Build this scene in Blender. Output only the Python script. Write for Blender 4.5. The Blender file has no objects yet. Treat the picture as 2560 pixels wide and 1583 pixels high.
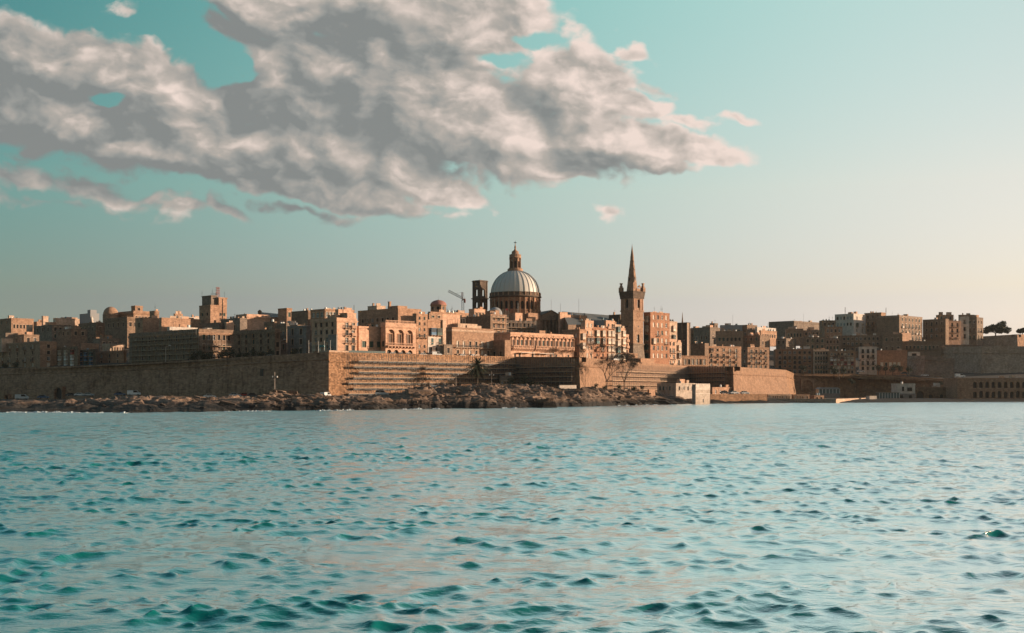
import bpy, bmesh, math, random
import numpy as np
from mathutils import Vector, Matrix
R = math.radians
sc = bpy.context.scene
COL = sc.collection

# ---------------------------------------------------------------- camera, sky, sun, exposure
F, CX, HY, CH = 3000.0, 1280.0, 970.0, 7.0        # focal length in photo pixels, centre column, eye level row, eye height
cam = bpy.data.cameras.new('camera')
cam.sensor_width = 36.0
cam.lens = 36.0 * F / 2560.0
cam.shift_y = (HY - 791.5) / 2560.0
cam.clip_start, cam.clip_end = 0.5, 30000.0
cam_o = bpy.data.objects.new('camera', cam)
cam_o.location = (0, 0, CH)
cam_o.rotation_euler = (R(90), 0, 0)
COL.objects.link(cam_o)
sc.camera = cam_o

SUN_EL, SUN_AZ = R(9), R(86)                  # azimuth clockwise from +Y (the view direction)
sd = Vector((math.sin(SUN_AZ) * math.cos(SUN_EL), math.cos(SUN_AZ) * math.cos(SUN_EL), math.sin(SUN_EL)))
sun = bpy.data.lights.new('sun', 'SUN')
sun.energy = 5.0
sun.angle = R(0.5)
sun.color = (1.0, 0.76, 0.555)
sun_o = bpy.data.objects.new('sun', sun)
sun_o.rotation_euler = sd.to_track_quat('Z', 'Y').to_euler()
sun_o.location = sd * 500
COL.objects.link(sun_o)
sc.view_settings.view_transform = 'Standard'
sc.view_settings.look = 'None'
sc.view_settings.exposure = 0.75
sc.view_settings.gamma = 1.0
sc.cycles.use_denoising = True
sc.cycles.max_bounces = 5
sc.cycles.diffuse_bounces = 2
sc.cycles.glossy_bounces = 3
sc.cycles.transmission_bounces = 2
sc.cycles.caustics_reflective = False
sc.cycles.caustics_refractive = False

class NT:
    """small helper to write node trees"""
    def __init__(s, tree):
        s.t = tree; s.n = tree.nodes; s.l = tree.links
    def new(s, typ, **kw):
        n = s.n.new(typ)
        for k, v in kw.items(): setattr(n, k, v)
        return n
    def put(s, sock, v):
        if isinstance(v, bpy.types.NodeSocket): s.l.new(v, sock)
        elif v is not None:
            if sock.type == 'RGBA' and len(v) == 3: v = (*v, 1)
            sock.default_value = v
    def m(s, op, a, b=None, c=None, clamp=False):
        n = s.new('ShaderNodeMath', operation=op, use_clamp=clamp)
        for i, v in enumerate((a, b, c)):
            if v is not None: s.put(n.inputs[i], v)
        return n.outputs[0]
    def v(s, op, a, b=None, scale=None):
        n = s.new('ShaderNodeVectorMath', operation=op)
        s.put(n.inputs[0], a)
        if b is not None: s.put(n.inputs[1], b)
        if scale is not None: s.put(n.inputs['Scale'], scale)
        return n.outputs['Value'] if op in ('LENGTH', 'DOT_PRODUCT', 'DISTANCE') else n.outputs[0]
    def mix(s, f, a, b, blend='MIX'):
        n = s.new('ShaderNodeMix', data_type='RGBA', blend_type=blend)
        s.put(n.inputs[0], f); s.put(n.inputs[6], a); s.put(n.inputs[7], b)
        return n.outputs[2]
    def ramp(s, f, pts, interp='LINEAR'):
        n = s.new('ShaderNodeValToRGB'); n.color_ramp.interpolation = interp
        e = n.color_ramp.elements
        while len(e) < len(pts): e.new(0.5)
        for k, (p, c) in enumerate(pts):
            e[k].position = p
            e[k].color = (c, c, c, 1) if not hasattr(c, '__len__') else (*c, 1)
        s.put(n.inputs[0], f)
        return n.outputs[0]
    def smooth(s, x, a, b, lo=0.0, hi=1.0):
        n = s.new('ShaderNodeMapRange', interpolation_type='SMOOTHSTEP')
        s.put(n.inputs[0], x); n.inputs[1].default_value = a; n.inputs[2].default_value = b
        n.inputs[3].default_value = lo; n.inputs[4].default_value = hi
        return n.outputs[0]
    def noise(s, vec, scale, detail=4, rough=.5, dist=0.0, typ='FBM'):
        n = s.new('ShaderNodeTexNoise', noise_dimensions='3D', noise_type=typ)
        s.put(n.inputs['Vector'], vec); n.inputs['Scale'].default_value = scale
        n.inputs['Detail'].default_value = detail; n.inputs['Roughness'].default_value = rough
        n.inputs['Distortion'].default_value = dist
        return n
    def mapping(s, vec, loc=(0, 0, 0), rot=(0, 0, 0), scale=(1, 1, 1), typ='POINT'):
        n = s.new('ShaderNodeMapping', vector_type=typ)
        s.put(n.inputs[0], vec)
        n.inputs['Location'].default_value = loc; n.inputs['Rotation'].default_value = rot; n.inputs['Scale'].default_value = scale
        return n.outputs[0]

TILT = R(8)                                        # the bank leans down toward its thin end
# blobs of the cloud bank: centre (photo px), half-length, half-height, blunting
CLOUDS = [
    (900, 215, 660, 185, 0), (1180, 335, 500, 105, 0), (120, 150, 360, 105, 0), (420, 270, 300, 95, 0), (100, 285, 380, 100, 0),
    (480, 385, 400, 80, .1), (800, 385, 460, 105, 0), (1560, 345, 340, 62, .1), (1760, 385, 150, 36, .3), (1640, 412, 110, 26, .4), (1440, 205, 190, 110, .3),
    (1570, 265, 140, 42, .4), (1060, 30, 430, 110, 0), (690, 20, 200, 70, .2), (800, 475, 330, 48, .25), (1080, 478, 170, 32, .35),
    (1380, 415, 180, 28, .4), (1310, 30, 100, 50, .45), (335, 28, 92, 44, .3)]
WISPS = [                                          # thin scraps round it: centre, half-length, half-height
    (200, 474, 330, 40), (110, 500, 200, 26), (560, 536, 100, 20), (430, 512, 90, 18), (1513, 532, 52, 17), (1640, 232, 90, 34), (1700, 300, 130, 20),
    (1860, 300, 80, 14), (740, 528, 160, 20), (395, 88, 90, 36), (1590, 130, 60, 20), (60, 450, 200, 26)]
GAPS = [(385, 45, 150, 62, 1.1), (515, 125, 130, 54, 1.1), (585, 180, 100, 50, 1.05), (278, 256, 80, 34, 1.0), (1250, 130, 90, 26, .35), (1330, 90, 90, 20, .4)]

def build_world():
    w = bpy.data.worlds.new('World'); sc.world = w; w.use_nodes = True
    n = NT(w.node_tree); n.n.clear()
    out = n.new('ShaderNodeOutputWorld'); bg = n.new('ShaderNodeBackground')
    sky = n.new('ShaderNodeTexSky', sky_type='NISHITA')
    sky.sun_disc = False
    sky.sun_elevation = SUN_EL
    sky.sun_rotation = SUN_AZ
    sky.altitude = 0
    sky.air_density, sky.dust_density, sky.ozone_density = 1.0, 0.4, 1.0
    geo = n.new('ShaderNodeTexCoord')
    sep = n.new('ShaderNodeSeparateXYZ'); n.put(sep.inputs[0], geo.outputs['Generated'])
    x, y, z = sep.outputs
    hor = n.m('SQRT', n.m('ADD', n.m('MULTIPLY', x, x), n.m('MULTIPLY', y, y)))
    az = n.m('ARCTAN2', x, y)                                   # azimuth from the view direction
    el = n.m('ARCTAN2', z, hor)
    t = n.m('MULTIPLY_ADD', az, 1 / 2.4, .5, clamp=True)
    def row(k):                                                 # colour grade: a teal print, warmer low down and toward the sun
        pts = [(.08, BACK), (.333, GR[k][0]), (.5, GR[k][1]), (.667, GR[k][2]), (.92, SIDE)]
        return n.ramp(t, [(p, tuple(v / 5 for v in c)) for p, c in pts], 'CARDINAL')
    e1 = n.m('MULTIPLY_ADD', el, 1 / .09, -.8, clamp=True); e2 = n.m('MULTIPLY_ADD', el, 1 / .15, -1.067, clamp=True)
    e0 = n.m('MULTIPLY_ADD', el, 1 / .06, -.333, clamp=True)
    tint = n.mix(e2, n.mix(e1, n.mix(e0, row('b'), row('l')), row('m')), row('h'))
    base = n.v('SCALE', n.mix(1.0, sky.outputs[0], tint, 'MULTIPLY'), scale=n.smooth(el, .28, .70, 5.0, 6.6))
    # clouds, by direction
    yy = n.m('MAXIMUM', y, .05)
    uvn = n.new('ShaderNodeCombineXYZ')
    n.put(uvn.inputs[0], n.m('DIVIDE', x, yy)); n.put(uvn.inputs[1], n.m('DIVIDE', z, yy))
    uv = n.mapping(uvn.outputs[0], rot=(0, 0, TILT))
    def rot(px, py):
        u, v = (px - CX) / F, (HY - py) / F
        return u * math.cos(TILT) - v * math.sin(TILT), u * math.sin(TILT) + v * math.cos(TILT)
    w1 = n.noise(uv, 15, 4, .5); w1.noise_dimensions = '2D'
    p = n.v('ADD', uv, n.v('SCALE', n.v('SUBTRACT', w1.outputs['Color'], (.5, .5, .5)), scale=.035))
    def after(q, f):                              # waits for an earlier value: the shader's stack is small
        k = n.new('ShaderNodeVectorMath', operation='MULTIPLY_ADD')
        n.put(k.inputs[0], f); k.inputs[1].default_value = (1e-7,) * 3; n.put(k.inputs[2], q)
        return k.outputs[0]
    def mask(p):
        tot = None; pc = p
        def blob(cx, cy, a, b, zc):
            u, v = rot(cx, cy)
            k = n.new('ShaderNodeVectorMath', operation='MULTIPLY_ADD')
            n.put(k.inputs[0], pc); k.inputs[1].default_value = (F / a, F / b, 0); k.inputs[2].default_value = (-u * F / a, -v * F / b, zc)
            return n.v('LENGTH', k.outputs[0])
        for i, c in enumerate(CLOUDS):
            if i % 5 == 4: pc = after(p, tot)
            e = blob(*c)
            tot = e if tot is None else n.m('SMOOTH_MIN', tot, e, .18)
        small = None
        for i, c in enumerate(WISPS):
            if i % 5 == 0: pc = after(p, tot if small is None else small)
            e = blob(*c, 0)
            small = e if small is None else n.m('SMOOTH_MIN', small, e, .18)
        tot = n.m('MAXIMUM', n.m('SUBTRACT', 1.0, tot), n.m('MULTIPLY', n.m('SUBTRACT', 1.0, small), .34))
        for c in GAPS:
            e = n.m('MAXIMUM', n.m('SUBTRACT', 1.0, blob(*c[:4], 0)), 0)
            tot = n.m('SUBTRACT', tot, n.m('MULTIPLY', e, c[4]))
        return tot
    tot = mask(p)
    def puffs(q, det):
        qs = n.mapping(q, scale=(1, 1.5, 1))
        f = n.noise(qs, 17, det, .55); f.noise_dimensions = '2D'
        vo = n.new('ShaderNodeTexVoronoi', feature='F1', voronoi_dimensions='2D'); n.put(vo.inputs['Vector'], n.v('ADD', qs, n.v('SCALE', f.outputs['Color'], scale=.05)))
        vo.inputs['Scale'].default_value = 34; vo.inputs['Detail'].default_value = 1.5; vo.inputs['Roughness'].default_value = .5
        return n.m('ADD', n.m('MULTIPLY', n.m('SUBTRACT', f.outputs[0], .5), 1.15), n.m('MULTIPLY_ADD', vo.outputs['Distance'], -.42, .2))
    uq = n.v('ADD', n.v('SCALE', uv, scale=.6), n.v('SCALE', p, scale=.4))
    nz = puffs(after(uq, tot), 8)
    D = n.m('ADD', n.m('MINIMUM', n.m('MULTIPLY_ADD', tot, 1.5, .05), .8), n.m('MULTIPLY', nz, .85))
    alpha = n.smooth(D, *ALPHA)
    nl = puffs(after(n.v('ADD', uq, LOFF), D), 5)
    tl = mask(after(n.v('ADD', p, (.034, .022, 0)), nl))
    shp = n.m('MULTIPLY', n.m('MINIMUM', n.m('SUBTRACT', n.m('MINIMUM', tot, .62), n.m('MINIMUM', tl, .62)), .25), LIT[4])
    fine = n.m('MULTIPLY', n.m('SUBTRACT', nz, nl), LIT[0])
    thin = n.smooth(D, .02, .55, LIT[1], 0)
    side = n.smooth(az, -.25, .16, -.04, LIT[2])                 # the end of the bank toward the sun catches more of it
    lf = n.noise(uq, 5.5, 3, .5); lf.noise_dimensions = '2D'
    soft = n.m('ADD', n.m('MULTIPLY', nz, .34), n.m('MULTIPLY', n.m('SUBTRACT', lf.outputs[0], .5), .55))
    fine = n.m('ADD', fine, soft)
    lit = n.m('ADD', n.m('ADD', fine, n.m('ADD', thin, shp)), n.m('ADD', side, LIT[3]), clamp=True)
    cc = n.ramp(lit, [(0, CL['deep']), (.2, CL['dark']), (.5, CL['mid']), (1, CL['lit'])])
    cc = n.v('SCALE', cc, scale=10.0)
    top = n.mix(alpha, base, cc)
    n.put(bg.inputs[0], top); bg.inputs[1].default_value = .0595
    n.l.new(bg.outputs[0], out.inputs[0])
    w.cycles.sampling_method = 'NONE'
GR = dict(l=[(.66, .71, .83), (1.46, 1.29, 1.59), (2.04, 1.64, 1.86)], m=[(.75, 1.11, .99), (2.02, 1.97, 1.73), (2.91, 2.16, 1.92)],
          b=[(.54, .67, 1.1), (1.2, 1.24, 2.2), (1.55, 1.5, 2.6)], h=[(.59, 1.32, 1.05), (2.11, 2.79, 2.06), (3.35, 2.95, 2.23)])
BACK, SIDE = (.7, .95, .95), (1.6, 1.35, 1.2)
CL = dict(deep=(.235, .252, .248), dark=(.305, .315, .302), mid=(.45, .415, .375), lit=(.86, .715, .64))
ALPHA = (-.05, .33)
LOFF = (.012, .013, 0)
LIT = (.75, .28, .42, .22, 1.0)
build_world()

# ---------------------------------------------------------------- sea
def fbm(x, y, seed, octs=5, lac=2.1, gain=.5):
    """value noise on arrays"""
    rng = np.random.default_rng(seed); tab = rng.random((256, 256)).astype(np.float32)
    tot = np.zeros_like(x); amp = 1.0; norm = 0
    for o in range(octs):
        xi = np.floor(x).astype(int); yi = np.floor(y).astype(int); fx = x - xi; fy = y - yi
        fx = fx * fx * (3 - 2 * fx); fy = fy * fy * (3 - 2 * fy)
        g = lambda a, b: tab[a & 255, b & 255]
        tot += amp * ((g(xi, yi) * (1 - fx) + g(xi + 1, yi) * fx) * (1 - fy) + (g(xi, yi + 1) * (1 - fx) + g(xi + 1, yi + 1) * fx) * fy)
        norm += amp; x = x * lac + 17.3; y = y * lac + 9.1; amp *= gain
    return tot / norm

def build_sea():
    rng = np.random.default_rng(5)
    rows, cols = 1500, 1350
    lr = np.concatenate([np.linspace(math.log(5), math.log(60), 520, endpoint=False), np.linspace(math.log(60), math.log(620), 900, endpoint=False), np.linspace(math.log(620), math.log(1500), 130)])
    r = np.exp(lr).astype(np.float32); rows = len(r)
    a = np.linspace(-.85, .85, cols).astype(np.float32)
    Rr, A = np.meshgrid(r, a, indexing='ij')
    X = (Rr * np.sin(A)).ravel(); Y = (Rr * np.cos(A)).ravel()
    step = np.repeat(np.maximum(np.gradient(r), r * .0012), cols).astype(np.float32)
    Z = np.zeros_like(X); DX = np.zeros_like(X); DY = np.zeros_like(X)
    # gusts: slow patches where the chop is livelier
    gust = np.zeros_like(X)
    for k in range(9):
        L = rng.uniform(25, 130); th = rng.uniform(0, 6.28)
        gust += np.sin((X * math.cos(th) * .6 + Y * math.sin(th)) * 6.283 / L + rng.uniform(0, 6.28)).astype(np.float32)
    gust = 1 + .10 * gust / 1.6
    gr = fbm(X / 2.6 + 40, Y / 1.8 + 9, 2, 3); gr2 = fbm(X / 26 + 4, Y / 15 + 2, 7, 3)
    grp = np.clip((gr * .88 + gr2 * .12 - .345) / .28, 0, 1); grp = (.56 + 1.4 * grp * grp * (3 - 2 * grp)).astype(np.float32)   # wave groups: calm water between short steep crests
    wind = R(98)                                                   # crests run across the view
    N = 130
    for k in range(N):
        lam = .28 * (13.0 / .28) ** (k / (N - 1))
        lam *= rng.uniform(.94, 1.06)
        spread = .72 if lam < 2 else .55
        th = wind + rng.normal(0, spread)
        kk = 2 * math.pi / lam
        s = SLOPE * float(np.interp(lam, [.25, .6, 1.2, 2.6, 4.5, 7, 14], [1.2, 1.55, 1.4, .75, .45, .3, .25]))
        amp = s / kk
        ph = rng.uniform(0, 6.283)
        arg = (X * math.cos(th) + Y * math.sin(th)).astype(np.float32) * kk + ph
        wgt = np.clip((lam / step - 2.2) / 2.0, 0, 1) * (gust * grp if lam < 4 else 1.0)
        sn, cs = np.sin(arg), np.cos(arg)
        Z += amp * wgt * cs
        q = amp * wgt * CHOP * sn
        DX -= q * math.cos(th); DY -= q * math.sin(th)
    X2, Y2 = X + DX, Y + DY
    co = np.stack([X2, Y2, Z], 1)
    idx = np.arange(rows * cols, dtype=np.int32).reshape(rows, cols)
    quads = np.stack([idx[:-1, :-1], idx[:-1, 1:], idx[1:, 1:], idx[1:, :-1]], -1).reshape(-1, 4)
    base = len(co)
    co = np.concatenate([co, np.array([[-9000, -3000, -.75], [9000, -3000, -.75], [9000, 9000, -.75], [-9000, 9000, -.75]], np.float32)])
    quads = np.concatenate([quads, np.array([[base, base + 1, base + 2, base + 3]], np.int32)])
    me = bpy.data.meshes.new('sea')
    me.vertices.add(len(co)); me.vertices.foreach_set('co', co.astype(np.float32).ravel())
    me.loops.add(quads.size); me.loops.foreach_set('vertex_index', quads[:, ::1].ravel().astype(np.int32))
    me.polygons.add(len(quads)); me.polygons.foreach_set('loop_start', np.arange(0, quads.size, 4, dtype=np.int32))
    me.polygons.foreach_set('use_smooth', np.ones(len(quads), bool))
    me.update(calc_edges=True)
    o = bpy.data.objects.new('sea', me); COL.objects.link(o); o['kind'] = 'structure'
    m = bpy.data.materials.new('sea_water'); m.use_nodes = True
    n = NT(m.node_tree); n.n.clear()
    out = n.new('ShaderNodeOutputMaterial'); b = n.new('ShaderNodeBsdfDiffuse'); gl = n.new('ShaderNodeBsdfGlossy'); fr = n.new('ShaderNodeFresnel'); mx = n.new('ShaderNodeMixShader')
    g = n.new('ShaderNodeNewGeometry')
    pos = g.outputs['Position']
    ps = n.mapping(pos, rot=(0, 0, R(8)), scale=(.55, 1.0, 1))
    n1 = n.noise(ps, 4.2, 5, .62).outputs[0]
    n2 = n.noise(ps, .9, 3, .55).outputs[0]
    h = n.m('ADD', n.m('MULTIPLY', n1, .085), n.m('MULTIPLY', n2, .24))     # chop too short for the mesh; it takes over with distance
    bp = n.new('ShaderNodeBump'); n.put(bp.inputs['Strength'], n.smooth(n.v('LENGTH', pos), 40, 300, WATER['bump'], 1.3)); bp.inputs['Distance'].default_value = 1.0
    n.put(bp.inputs['Height'], h)
    deep = n.noise(pos, .03, 3, .5).outputs[0]
    n.put(b.inputs['Color'], n.mix(deep, WATER['a'], WATER['b']))
    n.put(gl.inputs['Roughness'], n.smooth(n.v('LENGTH', pos), 60, 400, WATER['rough'], .22)); gl.inputs['Color'].default_value = (1, 1, .985, 1); fr.inputs['IOR'].default_value = 1.333
    for k in (b, gl, fr): n.put(k.inputs['Normal'], bp.outputs[0])
    n.put(mx.inputs[0], n.ramp(fr.outputs[0], WATER['fres']))
    n.l.new(b.outputs[0], mx.inputs[1]); n.l.new(gl.outputs[0], mx.inputs[2]); n.l.new(mx.outputs[0], out.inputs[0])
    me.materials.append(m)
SLOPE, CHOP = .0255, 1.35
WATER = dict(fres=[(.02, .03), (.06, .06), (.11, .46), (.195, .96), (.6, .98)], a=(.001, .125, .115), b=(.002, .15, .14), rough=.06, bump=.4)
build_sea()
# ---------------------------------------------------------------- helpers
def at(px, py, Y): return Vector(((px - CX) / F * Y, Y, CH + (HY - py) / F * Y))
def zrow(py, Y): return CH + (HY - py) / F * Y
def interp(x, pts): return float(np.interp(x, [p[0] for p in pts], [p[1] for p in pts]))

class MB:
    """collects faces, then links them as one mesh object"""
    def __init__(s): s.v = []; s.f = []; s.mi = []
    def face(s, pts, m=0):
        b = len(s.v); s.v.extend(tuple(p) for p in pts); s.f.append(tuple(range(b, b + len(pts)))); s.mi.append(m)
    def box(s, x0, x1, y0, y1, z0, z1, m=0, M=None):
        c = [(x0, y0, z0), (x1, y0, z0), (x1, y1, z0), (x0, y1, z0), (x0, y0, z1), (x1, y0, z1), (x1, y1, z1), (x0, y1, z1)]
        if M: c = [M @ Vector(p) for p in c]
        b = len(s.v); s.v.extend(tuple(p) for p in c)
        for q in ((3, 2, 1, 0), (4, 5, 6, 7), (0, 1, 5, 4), (1, 2, 6, 5), (2, 3, 7, 6), (3, 0, 4, 7)):
            s.f.append(tuple(b + i for i in q)); s.mi.append(m)
    def tube(s, p, q, r0, r1=None, n=6, m=0):
        r1 = r0 if r1 is None else r1
        p, q = Vector(p), Vector(q); d = (q - p)
        if d.length < 1e-6: return
        a = d.normalized().orthogonal().normalized(); b2 = d.normalized().cross(a)
        b = len(s.v)
        for c, r in ((p, r0), (q, r1)):
            for i in range(n):
                t = 2 * math.pi * i / n
                s.v.append(tuple(c + (a * math.cos(t) + b2 * math.sin(t)) * r))
        for i in range(n):
            j = (i + 1) % n
            s.f.append((b + i, b + j, b + n + j, b + n + i)); s.mi.append(m)
        s.f.append(tuple(b + i for i in range(n - 1, -1, -1))); s.mi.append(m)
        s.f.append(tuple(b + n + i for i in range(n))); s.mi.append(m)
    def lathe(s, prof, n=24, m=0, c=(0, 0), a0=0.0, cap=True):
        """prof: (radius, z) from bottom to top"""
        b = len(s.v)
        for r, z in prof:
            for i in range(n):
                t = a0 + 2 * math.pi * i / n
                s.v.append((c[0] + r * math.cos(t), c[1] + r * math.sin(t), z))
        for k in range(len(prof) - 1):
            for i in range(n):
                j = (i + 1) % n
                s.f.append((b + k * n + i, b + k * n + j, b + (k + 1) * n + j, b + (k + 1) * n + i)); s.mi.append(m)
        if cap and prof[-1][0] > 1e-3:
            k = len(prof) - 1
            s.f.append(tuple(b + k * n + i for i in range(n))); s.mi.append(m)
    def prism(s, poly, y0, y1, m=0):
        """polygon in x,z pulled along y"""
        n = len(poly); b = len(s.v)
        for y in (y0, y1): s.v.extend((x, y, z) for x, z in poly)
        s.f.append(tuple(b + i for i in range(n))); s.mi.append(m)
        s.f.append(tuple(b + n + i for i in range(n - 1, -1, -1))); s.mi.append(m)
        for i in range(n):
            j = (i + 1) % n
            s.f.append((b + j, b + i, b + n + i, b + n + j)); s.mi.append(m)
    def mesh(s, name, mats):
        me = bpy.data.meshes.new(name); me.from_pydata(s.v, [], s.f)
        for x in (mats if isinstance(mats, (list, tuple)) else [mats]): me.materials.append(MAT[x])
        if len(me.materials) > 1: me.polygons.foreach_set('material_index', s.mi)
        me.update(); return me
    def build(s, name, mats, parent=None, smooth=False, M=None):
        me = s.mesh(name, mats)
        if smooth: me.polygons.foreach_set('use_smooth', [True] * len(me.polygons))
        return put(name, me, parent, M)

def put(name, me, parent=None, M=None):
    o = bpy.data.objects.new(name, me); COL.objects.link(o)
    if parent is not None: o.parent = parent
    if M is not None: o.matrix_local = M
    return o
def thing(name, label, cat, loc=(0, 0, 0), rz=0.0, group=None):
    o = bpy.data.objects.new(name, None); o.empty_display_size = .5; COL.objects.link(o)
    o.location = loc; o.rotation_euler = (0, 0, rz)
    tag(o, label, cat, group); return o
def tag(o, label, cat, group=None):
    o['label'] = label; o['category'] = cat
    if group: o['group'] = group
    return o
def copy_thing(o, parent=None):
    c = o.copy(); COL.objects.link(c)
    if parent is not None: c.parent = parent; c.matrix_local = o.matrix_local
    for ch in o.children: copy_thing(ch, c)
    return c

# ---------------------------------------------------------------- materials
MAT = {}
def mat(name):
    m = bpy.data.materials.new(name); m.use_nodes = True; MAT[name] = m
    n = NT(m.node_tree); n.n.clear()
    out = n.new('ShaderNodeOutputMaterial'); b = n.new('ShaderNodeBsdfPrincipled')
    n.l.new(b.outputs[0], out.inputs[0]); b.inputs['Specular IOR Level'].default_value = .25
    return n, b
def stone(name, c, vary=.2, block=(.9, .42), stain=.5, rough=.92, grime=(.55, .5, .46), bump=.25):
    """weathered limestone in courses: blocks differ a little, rain streaks run down, patches of grime"""
    n, b = mat(name)
    tc = n.new('ShaderNodeTexCoord'); o = tc.outputs['Object']
    sp = n.new('ShaderNodeSeparateXYZ'); n.put(sp.inputs[0], o)
    cb = n.new('ShaderNodeCombineXYZ'); n.put(cb.inputs[0], n.m('SUBTRACT', sp.outputs[0], sp.outputs[1])); n.put(cb.inputs[1], sp.outputs[2])
    br = n.new('ShaderNodeTexBrick'); n.put(br.inputs['Vector'], cb.outputs[0])
    br.inputs['Scale'].default_value = 1.0; br.inputs['Brick Width'].default_value = block[0]; br.inputs['Row Height'].default_value = block[1]
    br.inputs['Mortar Size'].default_value = .018; br.inputs['Mortar Smooth'].default_value = .3; br.inputs['Bias'].default_value = -.1
    hi = tuple(min(.9, v * (1 + vary)) for v in c); lo = tuple(v * (1 - vary) for v in c)
    br.inputs['Color1'].default_value = (*lo, 1); br.inputs['Color2'].default_value = (*hi, 1); br.inputs['Mortar'].default_value = (*[v * .6 for v in c], 1)
    g = n.new('ShaderNodeNewGeometry'); P = g.outputs['Position']
    big = n.noise(P, .16, 4, .6).outputs[0]
    streak = n.noise(n.mapping(P, scale=(1, 1, .12)), .9, 4, .65).outputs[0]
    f = n.m('MULTIPLY', n.smooth(n.m('MULTIPLY_ADD', big, .55, n.m('MULTIPLY', streak, .55)), .48, .74), stain)
    col = n.mix(f, br.outputs[0], n.mix(1.0, br.outputs[0], grime, 'MULTIPLY'))
    med = n.noise(P, .55, 5, .65).outputs[0]
    col = n.mix(1.0, col, n.ramp(med, [(.25, .68), (.75, 1.3)]), 'MULTIPLY')
    n.put(b.inputs['Base Color'], col); b.inputs['Roughness'].default_value = rough
    bp = n.new('ShaderNodeBump'); bp.inputs['Strength'].default_value = bump; bp.inputs['Distance'].default_value = .25
    n.put(bp.inputs['Height'], n.m('ADD', n.noise(P, 1.3, 5, .7).outputs[0], n.m('MULTIPLY', br.outputs['Fac'], -.5)))
    n.put(b.inputs['Normal'], bp.outputs[0])
def paint(name, c, rough=.6, vary=.18, metal=0.0, scale=1.5):
    n, b = mat(name)
    g = n.new('ShaderNodeNewGeometry')
    nz = n.noise(g.outputs['Position'], scale, 4, .6).outputs[0]
    n.put(b.inputs['Base Color'], n.mix(nz, tuple(v * (1 - vary) for v in c), tuple(min(.95, v * (1 + vary)) for v in c)))
    b.inputs['Roughness'].default_value = rough; b.inputs['Metallic'].default_value = metal

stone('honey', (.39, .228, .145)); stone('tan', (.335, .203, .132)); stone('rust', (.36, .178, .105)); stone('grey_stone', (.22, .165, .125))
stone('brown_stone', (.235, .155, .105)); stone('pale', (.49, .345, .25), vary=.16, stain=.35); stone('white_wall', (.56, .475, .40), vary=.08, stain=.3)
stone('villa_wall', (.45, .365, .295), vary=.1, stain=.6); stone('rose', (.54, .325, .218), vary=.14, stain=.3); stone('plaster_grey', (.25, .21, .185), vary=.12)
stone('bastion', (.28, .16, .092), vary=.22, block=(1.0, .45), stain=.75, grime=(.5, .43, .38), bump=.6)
stone('bastion_pale', (.27, .16, .10), vary=.14, block=(1.0, .45), stain=.45, bump=.4); stone('hazed_fort_stone', (.40, .29, .215), vary=.2, block=(1.0, .45), stain=.7, bump=.6)  # far forts: bastion stone lightened in its colour to stand in for distance haze
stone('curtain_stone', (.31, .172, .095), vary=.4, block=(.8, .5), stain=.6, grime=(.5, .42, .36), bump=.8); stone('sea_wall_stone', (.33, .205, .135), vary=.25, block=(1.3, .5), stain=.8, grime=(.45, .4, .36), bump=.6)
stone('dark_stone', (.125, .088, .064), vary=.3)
paint('roof_grey', (.22, .19, .165)); paint('roof_light', (.42, .35, .29)); paint('lead', (.52, .49, .44), .5, .1); paint('slate', (.10, .10, .095), .7)
paint('red_dome', (.30, .13, .10), .8); paint('render_grey', (.25, .25, .25), .9, .1)
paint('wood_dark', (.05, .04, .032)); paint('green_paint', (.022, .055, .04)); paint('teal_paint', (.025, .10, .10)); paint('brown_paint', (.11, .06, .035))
paint('white_paint', (.72, .68, .62), .5, .06); paint('cream_paint', (.58, .47, .36), .6, .1); paint('red_paint', (.28, .05, .04)); paint('blue_paint', (.05, .13, .22))
paint('iron', (.03, .03, .03), .6); paint('steel', (.30, .30, .30), .45, .1, .6); paint('plank', (.33, .225, .15), .8, .25); paint('sand_paint', (.47, .35, .255), .6, .12); paint('scaffold_pole', (.24, .21, .18), .6, .2)
paint('tarmac', (.055, .053, .05), .9); paint('street', (.085, .066, .05), .95, .4, scale=.3); paint('pavement', (.20, .17, .14), .9); paint('concrete', (.32, .27, .23), .9, .2); paint('concrete_pale', (.5, .4, .33), .9, .15)
paint('tyre', (.02, .02, .02), .8); paint('tank_blue', (.13, .2, .22)); paint('crane_red', (.30, .10, .07)); paint('crane_grey', (.33, .31, .29))
paint('bark', (.07, .05, .038), .9); paint('leaf_dark', (.025, .036, .018), .7, .5, scale=.8); paint('leaf_olive', (.05, .055, .025), .7, .5, scale=.8)
paint('palm_leaf', (.028, .034, .016), .7, .4); paint('twig', (.075, .055, .042), .9, .3); paint('cloth_teal', (.03, .16, .17), .8)
for nm, c in (('car_silver', (.40, .41, .41)), ('car_white', (.55, .55, .54)), ('car_dark', (.03, .035, .045)), ('car_red', (.25, .03, .025)), ('car_blue', (.05, .09, .16))):
    paint(nm, c, .3, .03)
def glassy(name, c, rough):
    n, b = mat(name); b.inputs['Base Color'].default_value = (*c, 1); b.inputs['Roughness'].default_value = rough; b.inputs['Specular IOR Level'].default_value = .12
glassy('glass', (.014, .013, .012), .5); glassy('glass_pale', (.10, .13, .13), .2); paint('glass_blind', (.27, .21, .16), .5, .15)

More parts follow.
